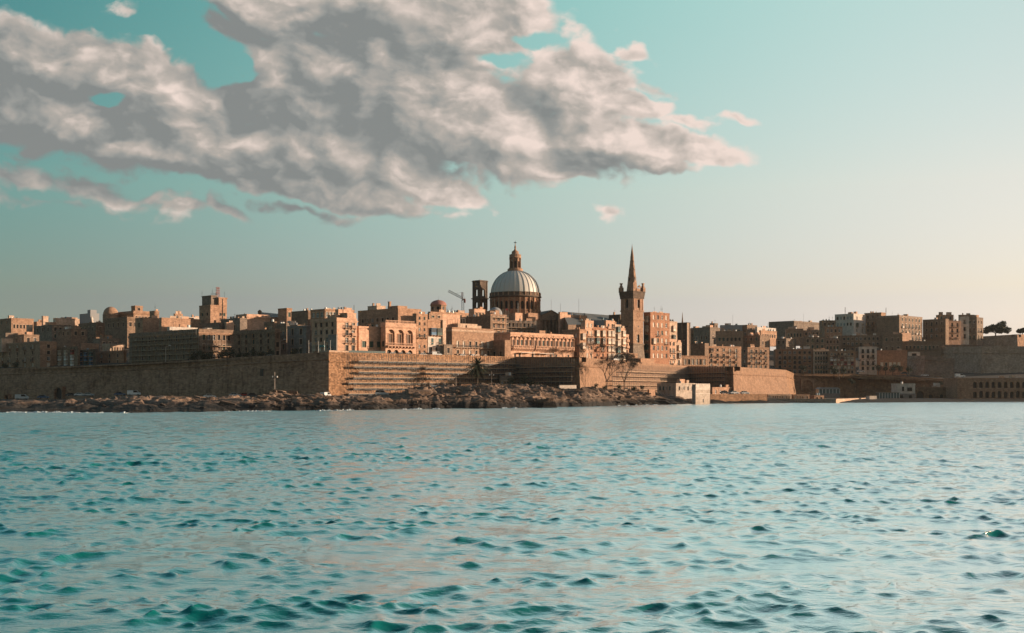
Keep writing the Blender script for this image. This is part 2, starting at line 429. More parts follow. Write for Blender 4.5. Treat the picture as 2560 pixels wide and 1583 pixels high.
# ---------------------------------------------------------------- land
WALL = [(-60, 545, 923.5), (822, 440, 880), (1290, 520, 892), (1448, 490, 893), (1720, 630, 915.5), (1833, 588, 917), (1965, 662, 925), (1985, 700, 934), (2400, 690, 950), (2720, 655, 950)]
WPTS = [at(p, r, y) for p, y, r in WALL]
def wall_at(px):
    k = (px - CX) / F; i = 0
    while i < len(WALL) - 2 and px > WALL[i + 1][0]: i += 1
    a, b = WPTS[i], WPTS[i + 1]; d = b - a; t = (k * a.y - a.x) / (d.x - k * d.y)
    t = max(-3.0, min(3.0, t)); return a + d * t
def wall_Y(px): return wall_at(px).y
def wall_z(px): return wall_at(px).z
def street(px):                                    # how far behind the wall the flat promenade reaches
    k = (px - CX) / F
    return 25.0 if px < 850 or px > 1990 else max(12.0, min(130.0, 535 / (1 - k) - wall_Y(px)))
def ground(px, Y):
    d = max(0.0, Y - wall_Y(px)); s = street(px)
    return wall_z(px) - 1.3 + max(0.0, min(d, s + 200) - s) * .095

def sheet(name, co, rows, cols, material, smooth=False):
    idx = np.arange(rows * cols, dtype=np.int32).reshape(rows, cols)
    q = np.stack([idx[:-1, :-1], idx[:-1, 1:], idx[1:, 1:], idx[1:, :-1]], -1).reshape(-1, 4)
    me = bpy.data.meshes.new(name); me.vertices.add(rows * cols); me.vertices.foreach_set('co', co.astype(np.float32).ravel())
    me.loops.add(q.size); me.loops.foreach_set('vertex_index', q.ravel()); me.polygons.add(len(q)); me.polygons.foreach_set('loop_start', np.arange(0, q.size, 4, dtype=np.int32))
    if smooth: me.polygons.foreach_set('use_smooth', np.ones(len(q), bool))
    me.update(calc_edges=True); me.materials.append(MAT[material])
    o = put(name, me); o['kind'] = 'structure'; return o

SHORE = [  # px, waterline row, top of the rocks z, rockiness
    (-200, 1031, 1.9, .1), (0, 1031, 1.9, .12), (150, 1031, 2.0, .2), (250, 1033, 2.6, .35), (340, 1032.5, 3.5, .4), (450, 1030, 3.3, .35), (560, 1029, 3.2, .4), (640, 1028, 3.4, .6),
    (700, 1027.5, 4.3, .9), (760, 1027, 4.0, .7), (822, 1027, 3.6, .55), (900, 1025, 3.7, .5), (985, 1023.5, 4.0, .6), (1040, 1023, 6.2, .9), (1150, 1021.5, 6.8, .9), (1290, 1020.5, 7.5, .9), (1350, 1019.5, 6.8, .9), (1395, 1018, 5.7, .8),
    (1480, 1016, 5.8, .8), (1560, 1014, 5.3, .9), (1610, 1013, 4.0, .8), (1650, 1012, 3.2, .8), (1690, 1011, 2.4, .7), (1730, 1010, 1.8, .6), (1800, 1009, 2.0, .6), (1920, 1008.5, 1.9, .4), (2000, 1008, 1.6, .1), (2195, 1007, 1.6, .0), (2400, 1005, 1.6, .1), (2760, 1004, 1.6, .1)]
def build_land():
    n, b = mat('shore_rock')
    g = n.new('ShaderNodeNewGeometry'); P = g.outputs['Position']; sp = n.new('ShaderNodeSeparateXYZ'); n.put(sp.inputs[0], P)
    a1 = n.noise(P, .22, 6, .65).outputs[0]; a2 = n.noise(n.mapping(P, rot=(0, .35, .3), scale=(.35, .35, 2.2)), .8, 5, .65).outputs[0]
    c = n.ramp(n.m('ADD', n.m('MULTIPLY', a1, .5), n.m('MULTIPLY', a2, .5)), [(.32, (.06, .044, .034)), (.5, (.17, .112, .078)), (.7, (.40, .262, .18))])
    wet = n.smooth(n.m('ADD', sp.outputs[2], n.m('MULTIPLY', a1, -3.0)), -.3, 1.9)          # tide line: wet rock and weed
    n.put(b.inputs['Base Color'], n.mix(wet, (.022, .019, .016), c)); b.inputs['Roughness'].default_value = .9
    bp = n.new('ShaderNodeBump'); bp.inputs['Strength'].default_value = .7; bp.inputs['Distance'].default_value = .6
    n.put(bp.inputs['Height'], n.m('ADD', a2, n.noise(P, 1.4, 6, .7).outputs[0])); n.put(b.inputs['Normal'], bp.outputs[0])
    # rocky foreshore below the walls
    cols, rows = 1500, 130
    px = np.linspace(-200, 2760, cols); t = np.concatenate([np.linspace(-.06, .42, 95), np.linspace(.43, 1.12, 35)])
    wl = np.array([21000 / (interp(p, [(s[0], s[1]) for s in SHORE]) - HY) for p in px])
    wl = wl + ((fbm(px * .010, px * 0, 3) - .5) * 16 + (fbm(px * .05, px * 0, 6) - .5) * 3) * np.clip((2000 - px) / 300, .03, 1)
    wy = np.array([wall_Y(p) + 3 for p in px]); top = np.array([interp(p, [(s[0], s[2]) for s in SHORE]) for p in px]); rk = np.array([interp(p, [(s[0], s[3]) for s in SHORE]) for p in px])
    T, PX = np.meshgrid(t, px, indexing='ij'); Y = wl + (wy - wl) * T; X = (PX - CX) / F * Y
    n1 = fbm(X * .035 + 3, Y * .075, 11, 5); n2 = fbm(X * .11 + Y * .04, Y * .24, 12, 5); n3 = fbm(X * .42, Y * .6, 13, 5)
    rid = 1 - np.abs(2 * fbm(X * .05 + Y * .03, Y * .13 - X * .02, 14, 6) - 1)
    prof = np.interp(T, [-.06, 0, .03, .08, .22, .40, .7, 1.12], [-.35, -.06, .22, .38, .80, 1.0, .95, .9])
    z = top * prof + rk * ((n1 - .5) * 3.2 + (n2 - .5) * 1.7 + (n3 - .5) * .9 + (rid - .6) * 1.8) * np.interp(T, [-.06, .0, .05, .3, .6, 1], [.05, .12, .35, 1, .6, .2])
    ph = X / 24 + (fbm(X * .03, Y * .05, 17, 4) - .5) * 2.6 + Y * .018; saw = ph - np.floor(ph); saw = np.where(saw < .86, saw / .86, (1 - saw) / .14)   # beds dip away to the west and break off toward the sun
    ph2 = X / 7.5 + (fbm(X * .08, Y * .12, 18, 4) - .5) * 3.0 + Y * .05; saw2 = ph2 - np.floor(ph2); saw2 = np.where(saw2 < .82, saw2 / .82, (1 - saw2) / .18)
    z = z + ((saw - .5) * (1.3 + 1.0 * rk) + (saw2 - .5) * (.45 + .5 * rk)) * np.interp(T, [-.06, .0, .05, .2, .7, 1], [0, .1, .5, 1, .8, .3]) * np.interp(PX, [1700, 1950], [1, .1])
    lay, dip = .7, X * .035 + n1 * 2.5                                                # bedding: the limestone breaks in gently dipping ledges
    f = (z + dip) / lay; fr = f - np.floor(f); zl = (np.floor(f) + np.clip((fr - .5) * 4 + .5, 0, 1)) * lay - dip
    z = z * (1 - .8 * rk) + zl * .8 * rk + (fbm(X * 1.1, Y * 1.3, 15, 3) - .5) * .35 * rk
    z = np.where(T < -.02, np.minimum(z, -.6), z)
    sheet('shore_rocks', np.stack([X, Y, z], -1).reshape(-1, 3), rows, cols, 'shore_rock')
    # the hill the town stands on
    px = np.linspace(-260, 2800, 300); dd = np.concatenate([np.linspace(.6, 60, 20), np.linspace(75, 900, 24)])
    co = np.array([[((p - CX) / F * (wall_Y(p) + d), wall_Y(p) + d, ground(p, wall_Y(p) + d)) for p in px] for d in dd])
    sheet('hill', co.reshape(-1, 3), len(dd), len(px), 'street')
build_land()

# ---------------------------------------------------------------- town houses
def frame_front(w): return lambda u, z, dp=0.0: (u, dp, z)
def frame_left(d): return lambda u, z, dp=0.0: (dp, d - u, z)
def facade(mb, f, w, z0, z1, ops, depth=.32, m=0):
    """wall w wide with rectangular openings (u0,u1,v0,v1), each with its reveal"""
    us = sorted({0.0, w, *[o[0] for o in ops], *[o[1] for o in ops]}); zs = sorted({z0, z1, *[o[2] for o in ops], *[o[3] for o in ops]})
    for i in range(len(us) - 1):
        for j in range(len(zs) - 1):
            uc, zc = (us[i] + us[i + 1]) / 2, (zs[j] + zs[j + 1]) / 2
            if any(o[0] < uc < o[1] and o[2] < zc < o[3] for o in ops): continue
            mb.face([f(us[i], zs[j]), f(us[i + 1], zs[j]), f(us[i + 1], zs[j + 1]), f(us[i], zs[j + 1])], m)
    for a, b, c, d in ops:
        mb.face([f(a, c), f(b, c), f(b, c, depth), f(a, c, depth)], m); mb.face([f(b, d), f(a, d), f(a, d, depth), f(b, d, depth)], m)
        mb.face([f(a, d), f(a, c), f(a, c, depth), f(a, d, depth)], m); mb.face([f(b, c), f(b, d), f(b, d, depth), f(b, c, depth)], m)
        mb.face([f(a, c, depth), f(b, c, depth), f(b, d, depth), f(a, d, depth)], m)
def arch_bay(mb, f, u0, u1, z0, z1, uc, hw, zb, zs, depth=.4, m=0, back=None, n=8, flat=1.0):
    """one bay of wall with a round-headed opening; back: material of the wall behind it, None leaves it open"""
    pts = [(uc - hw * math.cos(math.pi * i / n), zs + flat * hw * math.sin(math.pi * i / n)) for i in range(n + 1)]
    mb.face([f(u0, z0), f(uc - hw, z0), f(uc - hw, z1), f(u0, z1)], m); mb.face([f(uc + hw, z0), f(u1, z0), f(u1, z1), f(uc + hw, z1)], m)
    if zb > z0 + .01: mb.face([f(uc - hw, z0), f(uc + hw, z0), f(uc + hw, zb), f(uc - hw, zb)], m)
    for (a, b), (c, d) in zip(pts, pts[1:]):
        mb.face([f(a, b), f(c, d), f(c, z1), f(a, z1)], m)
        mb.face([f(a, b, depth), f(c, d, depth), f(c, d), f(a, b)], m)
    mb.face([f(uc - hw, zb, depth), f(uc - hw, zs, depth), f(uc - hw, zs), f(uc - hw, zb)], m)
    mb.face([f(uc + hw, zb), f(uc + hw, zs), f(uc + hw, zs, depth), f(uc + hw, zb, depth)], m)
    mb.face([f(uc - hw, zb), f(uc + hw, zb), f(uc + hw, zb, depth), f(uc - hw, zb, depth)], m)
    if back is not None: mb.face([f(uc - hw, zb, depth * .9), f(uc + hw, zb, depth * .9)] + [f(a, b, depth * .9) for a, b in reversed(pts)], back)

CACHE = {}
def window_mesh(w, h, leaf, sur):
    k = ('w', round(w, 2), round(h, 2), leaf, sur)
    if k not in CACHE:
        b = MB(); t = .09
        b.face([(-w / 2, .24, 0), (w / 2, .24, 0), (w / 2, .24, h), (-w / 2, .24, h)], 1)
        for x0, x1, z0, z1 in ((-w / 2, -w / 2 + t, 0, h), (w / 2 - t, w / 2, 0, h), (-w / 2 + t, w / 2 - t, 0, t), (-w / 2 + t, w / 2 - t, h - t, h), (-.04, .04, t, h - t), (-w / 2 + t, -.04, h * .6, h * .6 + .06), (.04, w / 2 - t, h * .6, h * .6 + .06)):
            b.box(x0, x1, .15, .22, z0, z1, 0)
        if sur:
            s = .17
            b.box(-w / 2 - s, -w / 2, -.09, .03, -.02, h + s, 2); b.box(w / 2, w / 2 + s, -.09, .03, -.02, h + s, 2); b.box(-w / 2, w / 2, -.085, .03, h, h + s, 2)
            b.box(-w / 2 - s - .1, w / 2 + s + .1, -.26, .03, h + s, h + s + .16, 2)
        b.box(-w / 2 - .2, w / 2 + .2, -.22, .03, -.16, -.022, 2)
        pane, fr = {'g': ('glass', 'wood_dark'), 'w': ('glass', 'white_paint'), 'v': ('green_paint', 'green_paint'), 'b': ('brown_paint', 'brown_paint'), 't': ('teal_paint', 'teal_paint'), 'p': ('glass_pale', 'white_paint'), 'c': ('cream_paint', 'white_paint')}[leaf]
        CACHE[k] = b.mesh('window', [fr, pane, sur or 'pale'])
    return CACHE[k]
def gallery_mesh(w, h, colour):
    k = ('g', round(w, 2), round(h, 2), colour)
    if k not in CACHE:
        b = MB(); d = .9; s = h * .42
        b.box(-w / 2, w / 2, -d, .0, .12, s, 0); b.box(-w / 2 - .08, w / 2 + .08, -d - .08, .0, 0, .12, 2); b.box(-w / 2 - .1, w / 2 + .1, -d - .1, .0, h - .16, h, 0)
        b.box(-w / 2 + .07, w / 2 - .07, -d + .06, .0, s, h - .16, 1)
        nm = max(2, int(w / .55))
        for i in range(nm + 1):
            x = -w / 2 + (w - .1) * i / nm; b.box(x, x + .1, -d, -d + .1, s, h - .16, 0)
        for x in (-w / 2, w / 2 - .1):
            for y in (-d * .5, -.1): b.box(x, x + .1, y, y + .1, s, h - .16, 0)
        for x in (-w * .32, w * .32): b.prism([(0, 0)], 0, 0) if 0 else b.box(x - .1, x + .1, -d * .75, 0, -.38, 0, 2)
        CACHE[k] = b.mesh('enclosed_balcony', [colour, 'glass_blind' if colour in ('cream_paint', 'white_paint', 'sand_paint') else 'glass', 'pale'])
    return CACHE[k]
def balcony_mesh(w, rail, slab):
    k = ('b', round(w, 2), rail, slab)
    if k not in CACHE:
        b = MB(); d = .95
        b.box(-w / 2, w / 2, -d, .0, -.16, 0, 0)
        for x in [-w / 2 + .25 + i * (w - .5) / max(1, round(w / 1.6)) for i in range(max(1, round(w / 1.6)) + 1)]: b.box(x - .1, x + .1, -d * .7, 0, -.5, -.16, 0)
        if rail == 'iron':
            b.box(-w / 2, w / 2, -d, -d + .05, .95, 1.02, 1); b.box(-w / 2, -w / 2 + .05, -d + .05, 0, .95, 1.02, 1); b.box(w / 2 - .05, w / 2, -d + .05, 0, .95, 1.02, 1)
            m = int(w / .2)
            for i in range(m + 1): x = -w / 2 + .02 + (w - .04) * i / m; b.box(x - .02, x + .02, -d + .01, -d + .04, 0, .95, 1)
        else:
            b.box(-w / 2, w / 2, -d, -d + .14, 0, 1, 1); b.box(-w / 2, -w / 2 + .14, -d + .14, 0, 0, 1, 1); b.box(w / 2 - .14, w / 2, -d + .14, 0, 0, 1, 1)
        CACHE[k] = b.mesh('balcony', [slab, rail])
    return CACHE[k]

class House: pass
GAL = ['cream_paint', 'sand_paint', 'cream_paint', 'green_paint', 'white_paint', 'brown_paint', 'teal_paint', 'sand_paint']
def place(name, me, h, side, u, z):
    if side == 'f': M = Matrix.Translation((u, 0, z))
    else: M = Matrix.Translation((0, h.d - u, z)) @ Matrix.Rotation(R(-90), 4, 'Z')
    return put(name, me, h.o, M)
def openings(h, side, spec, rnd, ztop, zbot):
    """'5 wbg' - five columns, rows top to bottom: w window, s shutters, b door and balcony, g enclosed balcony, l long balcony, d door, m mixed, n nothing"""
    if not spec: return [], []
    p = spec.split(); nc = int(p[0]); rows = p[1]; u0, u1 = (float(p[2]), float(p[3])) if len(p) > 3 else (.06, .94)
    W = h.w if side == 'f' else h.d
    rh = (ztop - zbot) / len(rows); cw = W * (u1 - u0) / nc
    ops, parts = [], []
    leafs = h.leaf
    for r, ch in enumerate(rows):
        zb = ztop - (r + 1) * rh
        if ch == 'l':
            parts.append(('balcony', balcony_mesh(W * (u1 - u0), 'iron', h.trim), W * (u0 + u1) / 2, zb + rh * .12 + .02))
        for c in range(nc):
            k = ch if ch != 'm' else rnd.choice('wwbgsnwb')
            u = W * u0 + cw * (c + .5)
            if k == 'n': continue
            if k == 'm': k = 'w'
            ww = min(1.25, cw * .5) * h.ws
            if k in 'wsa': hh = min(1.9 * h.ws, rh * .55); z = zb + rh * .30
            else: hh = min(2.5 * h.ws, rh * .70); z = zb + rh * .12
            if k == 'a': hh = min(2.4, rh * .66)
            leaf = rnd.choice('vbv' if k == 's' else leafs)
            ops.append((u - ww / 2, u + ww / 2, z, z + hh)); parts.append(('window' if k in 'wsag' else 'balcony_door' if k in 'bl' else 'door', window_mesh(ww, hh, leaf, h.sur), u, z))
            if k == 'b': parts.append(('balcony', balcony_mesh(min(cw * .8, 2.3), rnd.choice(['iron', 'iron', h.trim]), h.trim), u, z))
            if k == 'g': parts.append(('enclosed_balcony', gallery_mesh(min(cw * .78, 2.0), min(rh * .82, 2.9), rnd.choice(h.gal)), u, zb + rh * .08))
    return ops, parts
def house(label, xl, xc, xr, yt, yb, Y, m='honey', front='', left='', th=45, par=.8, cor=1, clutter=2, name='town_house', cat='house', leaf='gggwgvb', ws=1.15, sur='pale', trim=None, gal=None, drop=4, group=None, d=None, w=None, roof='roof_grey', frontfn=None, wall=True):
    h = House(); th = R(th); c, s = math.cos(th), math.sin(th)
    X = (xc - CX) / F * Y
    k = (xr - CX) / F; h.w = w or max(.6, (k * Y - X) / (c - k * s) if xr > xc + .5 else 9.0)
    k = (xl - CX) / F; den = -s - k * c
    h.d = d or (max(.6, (k * Y - X) / den) if xl < xc - .5 and abs(den) > .05 else 10.0)
    h.d = min(h.d, 60); h.w = min(h.w, 70)
    zt, zb = zrow(yt, Y), zrow(yb, Y); h.z0 = zb - drop; h.zt = zt; h.zb = zb; h.Y = Y
    h.leaf, h.ws, h.sur, h.trim, h.gal = leaf, ws, sur, trim or m, gal or GAL
    rnd = random.Random(len(bpy.data.objects) * 7 + int(xc)); h.rnd = rnd
    h.o = thing(name, label, cat, (X, Y, zb), th, group)
    zt -= zb; z0 = -drop                                     # from here on heights are above the base of the house
    h.z0 = z0; h.zt = zt; h.zl = 0.0
    wt = zt - par if par else zt; h.wt = wt
    of, pf = openings(h, 'f', front, rnd, wt - .35, 0); ol, pl = openings(h, 'l', left, rnd, wt - .35, 0)
    b = MB(); ff, fl = frame_front(h.w), frame_left(h.d)
    if frontfn is None: facade(b, ff, h.w, z0, wt, of)
    else: frontfn(h, b, ff)
    facade(b, fl, h.d, z0, wt, ol)
    b.face([(h.w, 0, z0), (h.w, h.d, z0), (h.w, h.d, wt), (h.w, 0, wt)]); b.face([(h.w, h.d, z0), (0, h.d, z0), (0, h.d, wt), (h.w, h.d, wt)])
    b.build('wall', m if not isinstance(m, list) else m, h.o)
    m0 = m if not isinstance(m, list) else m[0]
    for side, parts in (('f', pf), ('l', pl)):
        for nm, me, u, z in parts: place(nm, me, h, side, u, z)
    r = MB(); r.face([(.01, .01, wt - .02), (h.w - .01, .01, wt - .02), (h.w - .01, h.d - .01, wt - .02), (.01, h.d - .01, wt - .02)]); r.build('roof', roof, h.o)
    if par:
        p = MB(); e = .05; t = .28
        p.box(-e, h.w + e, -e, t, wt, zt); p.box(-e, h.w + e, h.d - t, h.d + e, wt, zt); p.box(-e, t, t, h.d - t, wt, zt); p.box(h.w - t, h.w + e, t, h.d - t, wt, zt)
        p.build('parapet', m0, h.o)
    if cor:
        p = MB(); e = .32 * cor; z1 = wt - .05; q = z1 - .3 * cor
        p.box(-e, h.w + e, -e, -.002, q, z1); p.box(-e, -.002, 0, h.d, q, z1)
        if cor > 1: p.box(-e * .5, h.w + e * .5, -e * .5, -.002, q - .35, q - .003); p.box(-e * .5, -.002, 0, h.d, q - .35, q - .003)
        p.build('cornice', h.trim, h.o)
    for i in range(clutter + (1 + int(h.w / 9) if clutter else 0)): roof_item(h, rnd)
    return h
def roof_item(h, rnd):
    k = rnd.choice(['hut', 'hut', 'tank', 'tank', 'mast', 'chimney', 'wall'])
    x, y = rnd.uniform(.15, .8) * h.w, rnd.uniform(.1, .7) * h.d; b = MB(); z = h.wt - .03
    if k == 'hut' and h.w > 5 and h.d > 5:
        a, c, e = rnd.uniform(1.6, min(4.0, h.w * .45)), rnd.uniform(1.6, min(3.5, h.d * .45)), rnd.uniform(1.6, 2.6)
        x, y = min(x, h.w - a - .4), min(y, h.d - c - .4)
        b.box(x, x + a, y, y + c, z, z + e); b.box(x - .08, x + a + .08, y - .08, y + c + .08, z + e, z + e + .15); b.build('stair_hut', rnd.choice(['pale', 'tan', 'honey', 'white_wall', 'rose']), h.o)
    elif k == 'tank':
        r = rnd.uniform(.4, .6); b.lathe([(r, z + .35), (r, z + 1.3), (r * .8, z + 1.45), (.02, z + 1.5)], 10, c=(x, y))
        for a in (-.3, .3): b.box(x + a - .05, x + a + .05, y - .3, y + .3, z, z + .35)
        b.build('water_tank', rnd.choice(['white_paint', 'tank_blue', 'render_grey', 'white_paint']), h.o)
    elif k == 'mast':
        b.tube((x, y, z), (x, y, z + rnd.uniform(2.5, 4.5)), .06, .04, 4); zz = z + 2.2
        for i in range(3): b.tube((x - .5, y, zz + i * .2), (x + .5, y, zz + i * .2), .03, n=3)
        b.build('aerial', 'iron', h.o)
    elif k == 'chimney':
        b.box(x - .35, x + .35, y - .35, y + .35, z, z + 1.5); b.box(x - .43, x + .43, y - .43, y + .43, z + 1.5, z + 1.65); b.build('chimney', 'honey', h.o)
    else:
        b.box(x, min(x + 3, h.w - .4), y, y + .2, z, z + rnd.uniform(1, 1.7)); b.build('roof_wall', rnd.choice(['pale', 'rose', 'honey']), h.o)
# ---------------------------------------------------------------- fortifications
def fort(name, label, pts, base, batter=1.5, cordon=None, m='bastion', cat='wall', thick=4.0, faces=None, seed=1, before=None, after=None):
    """pts: (px, Y, top row) along the top edge; base: ground level at each; one child mesh per face of the wall"""
    W = [at(p, r, y) for p, y, r in pts]; n = len(W)
    o = thing(name, label, cat, (W[0].x, W[0].y, base[0]))
    nor = []
    for a, b in zip(W, W[1:]):
        d = Vector((b.x - a.x, b.y - a.y, 0)).normalized(); nor.append(Vector((d.y, -d.x, 0)))
    mit = []
    def side(q, end, own):                       # the neighbouring wall's direction, so that the corners meet
        if q is None: return own
        v = at(q[0], q[2], q[1]); d = (v - W[-1] if end else W[0] - v); d.z = 0; d.normalize(); return Vector((d.y, -d.x, 0))
    for i in range(n):
        a = nor[i - 1] if i else side(before, 0, nor[0]); b = nor[i] if i < n - 1 else side(after, 1, nor[-1]); v = (a + b); v = v / max(.3, v.dot(a)); mit.append(v)
    segs = []
    for i in range(n - 1):
        a, b = W[i], W[i + 1]; d = Vector((b.x - a.x, b.y - a.y, 0)); L = d.length; d.normalize(); nv = nor[i]
        fr = Matrix(((d.x, -nv.x, 0, a.x), (d.y, -nv.y, 0, a.y), (0, 0, 1, 0), (0, 0, 0, 1)))
        inv = fr.inverted()
        nu, nz = max(4, int(L / 1.6)), 14
        za, zb = base[i] - 2.5, base[i + 1] - 2.5
        A1, B1 = inv @ (a + mit[i] * batter), inv @ (b + mit[i + 1] * batter)
        us = np.linspace(0, 1, nu + 1); vs = np.linspace(0, 1, nz + 1)
        U, V = np.meshgrid(us, vs, indexing='ij')
        cord = cordon or 0
        topx, basex = U * L, A1.x + (B1.x - A1.x) * U
        zt = a.z + (b.z - a.z) * U; zl = za + (zb - za) * U
        Z = zt + (zl - zt) * V; Hh = np.maximum(zt - zl, .1)
        q = np.clip(((zt - Z) - cord) / (Hh - cord), 0, 1)               # upright above the cordon, leaning below it
        Xl = topx + (basex - topx) * q; Yl = (A1.y + (B1.y - A1.y) * U) * q
        wob = (fbm(Xl * .23, Z * .35, seed + i, 4) - .5) * .8 + (fbm(Xl * .05, Z * .08, seed + 9 + i, 2) - .5) * .5
        Yl = Yl + wob * np.minimum(1, np.minimum(U, 1 - U) * L / 2.0) * (q > .02)
        mb = MB(); P = np.stack([Xl, Yl, Z], -1)
        for x in range(nu):
            for y in range(nz): mb.face([P[x, y], P[x, y + 1], P[x + 1, y + 1], P[x + 1, y]])
        t = thick
        mb.face([(0, 0, a.z), (L, 0, b.z), (L, t, b.z), (0, t, a.z)]); mb.face([(0, t, a.z), (L, t, b.z), (L, t, b.z - 2), (0, t, a.z - 2)])
        nm = (faces or [])[i] if faces else 'face'
        mm = m[i] if isinstance(m, (list, tuple)) else m
        s = mb.build(nm, mm, o, M=Matrix.Translation(-o.location) @ fr)
        if cordon:
            c = MB()
            for k in range(nu):
                x0, x1 = L * k / nu, L * (k + 1) / nu; z0, z1 = a.z + (b.z - a.z) * k / nu - cord, a.z + (b.z - a.z) * (k + 1) / nu - cord
                c.face([(x0, -.38, z0 - .2), (x1, -.38, z1 - .2), (x1, -.38, z1 + .12), (x0, -.38, z0 + .12)]); c.face([(x0, -.38, z0 + .12), (x1, -.38, z1 + .12), (x1, .1, z1 + .3), (x0, .1, z0 + .3)]); c.face([(x0, .1, z0 - .45), (x1, .1, z1 - .45), (x1, -.38, z1 - .2), (x0, -.38, z0 - .2)])
            c.build('cordon', mm, o, M=Matrix.Translation(-o.location) @ fr)
        segs.append((fr, L, a, b))
    return o, segs

def archway(o, seg, px, w, h, z, name='archway', out=2.4):
    fr, L, a, b = seg; k = (px - CX) / F; d = (b - a) / L; u = (k * a.y - a.x) / (d.x - k * d.y)
    f = lambda x, zz, dp=0.0: (x, dp - out, zz); mb = MB(); s = .62
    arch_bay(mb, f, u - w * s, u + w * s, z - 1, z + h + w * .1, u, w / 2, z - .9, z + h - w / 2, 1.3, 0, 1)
    for x in (u - w * s, u + w * s): mb.face([f(x, z - 1, 0), f(x, z + h + w * .1, 0), f(x, z + h + w * .1, out + .5), f(x, z - 1, out + .5)])
    mb.face([f(u - w * s, z + h + w * .1), f(u + w * s, z + h + w * .1), f(u + w * s, z + h + w * .1, out + .5), f(u - w * s, z + h + w * .1, out + .5)])
    mb.build(name, ['sea_wall_stone', 'iron'], o, M=Matrix.Translation(-o.location) @ fr)

def scaffold(label, fr, x0, x1, z0, z1, off, lift=2.05, bay=2.5, group='scaffolding along the sea walls', sag=0.0, ragged=None, net=False):
    """tube scaffold standing in front of a wall: a plank deck on every lift, standards, guard rails, braces; off(z) is its distance from the wall top line"""
    org = fr @ Vector((x0, 0, z0)); o = thing('scaffolding', label, 'scaffolding', org, math.atan2(fr[1][0], fr[0][0]), group)
    L = x1 - x0; nb = max(1, round(L / bay)); bw = L / nb; wd = 1.15
    lv = [z1 - z0 - k * lift for k in range(1, int((z1 - z0) / lift) + 1)]
    rnd = random.Random(int(L * 10))
    post = MB(); H = z1 - z0 + 1.1
    for dy in (0.0, -wd): post.tube((0, dy, -1.5), (0, dy, H), .06, n=5)
    me = post.mesh('standard', 'scaffold_pole')
    for i in range(nb + 1): put('standard', me, o, Matrix.Translation((i * bw, -off, 0)))
    for k, z in enumerate(lv):
        a, b = 0, nb
        if ragged: a, b = ragged(k, nb)
        if b <= a: continue
        d = MB()
        for i in range(a, b):
            s = rnd.uniform(-.05, .05)
            d.box(i * bw + .03, (i + 1) * bw - .03, -off - wd + .05, -off + .45, z - .09 + s, z + s)
            d.box(i * bw + .04, (i + 1) * bw - .04, -off - wd - .02, -off - wd + .045, z - .14 + s, z + .14 + s)
        d.build('deck', 'plank', o)
        if net:  # dark net strips added to deepen the shade under each deck
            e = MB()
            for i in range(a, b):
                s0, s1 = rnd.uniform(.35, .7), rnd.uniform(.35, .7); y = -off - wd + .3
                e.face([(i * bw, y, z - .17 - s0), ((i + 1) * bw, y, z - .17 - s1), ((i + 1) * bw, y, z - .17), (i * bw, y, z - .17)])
            e.build('shadow_net', 'iron', o)
        g = MB()
        for h in (.55, 1.05): g.tube((a * bw, -off - wd, z + h), (b * bw, -off - wd, z + h), .03, n=4)
        for i in range(a, b, 4): g.tube((i * bw, -off - wd - .05, z + .1), ((i + 1) * bw, -off - wd - .05, z - lift + .1), .03, n=4)
        g.build('guard_rail', 'scaffold_pole', o)
    return o

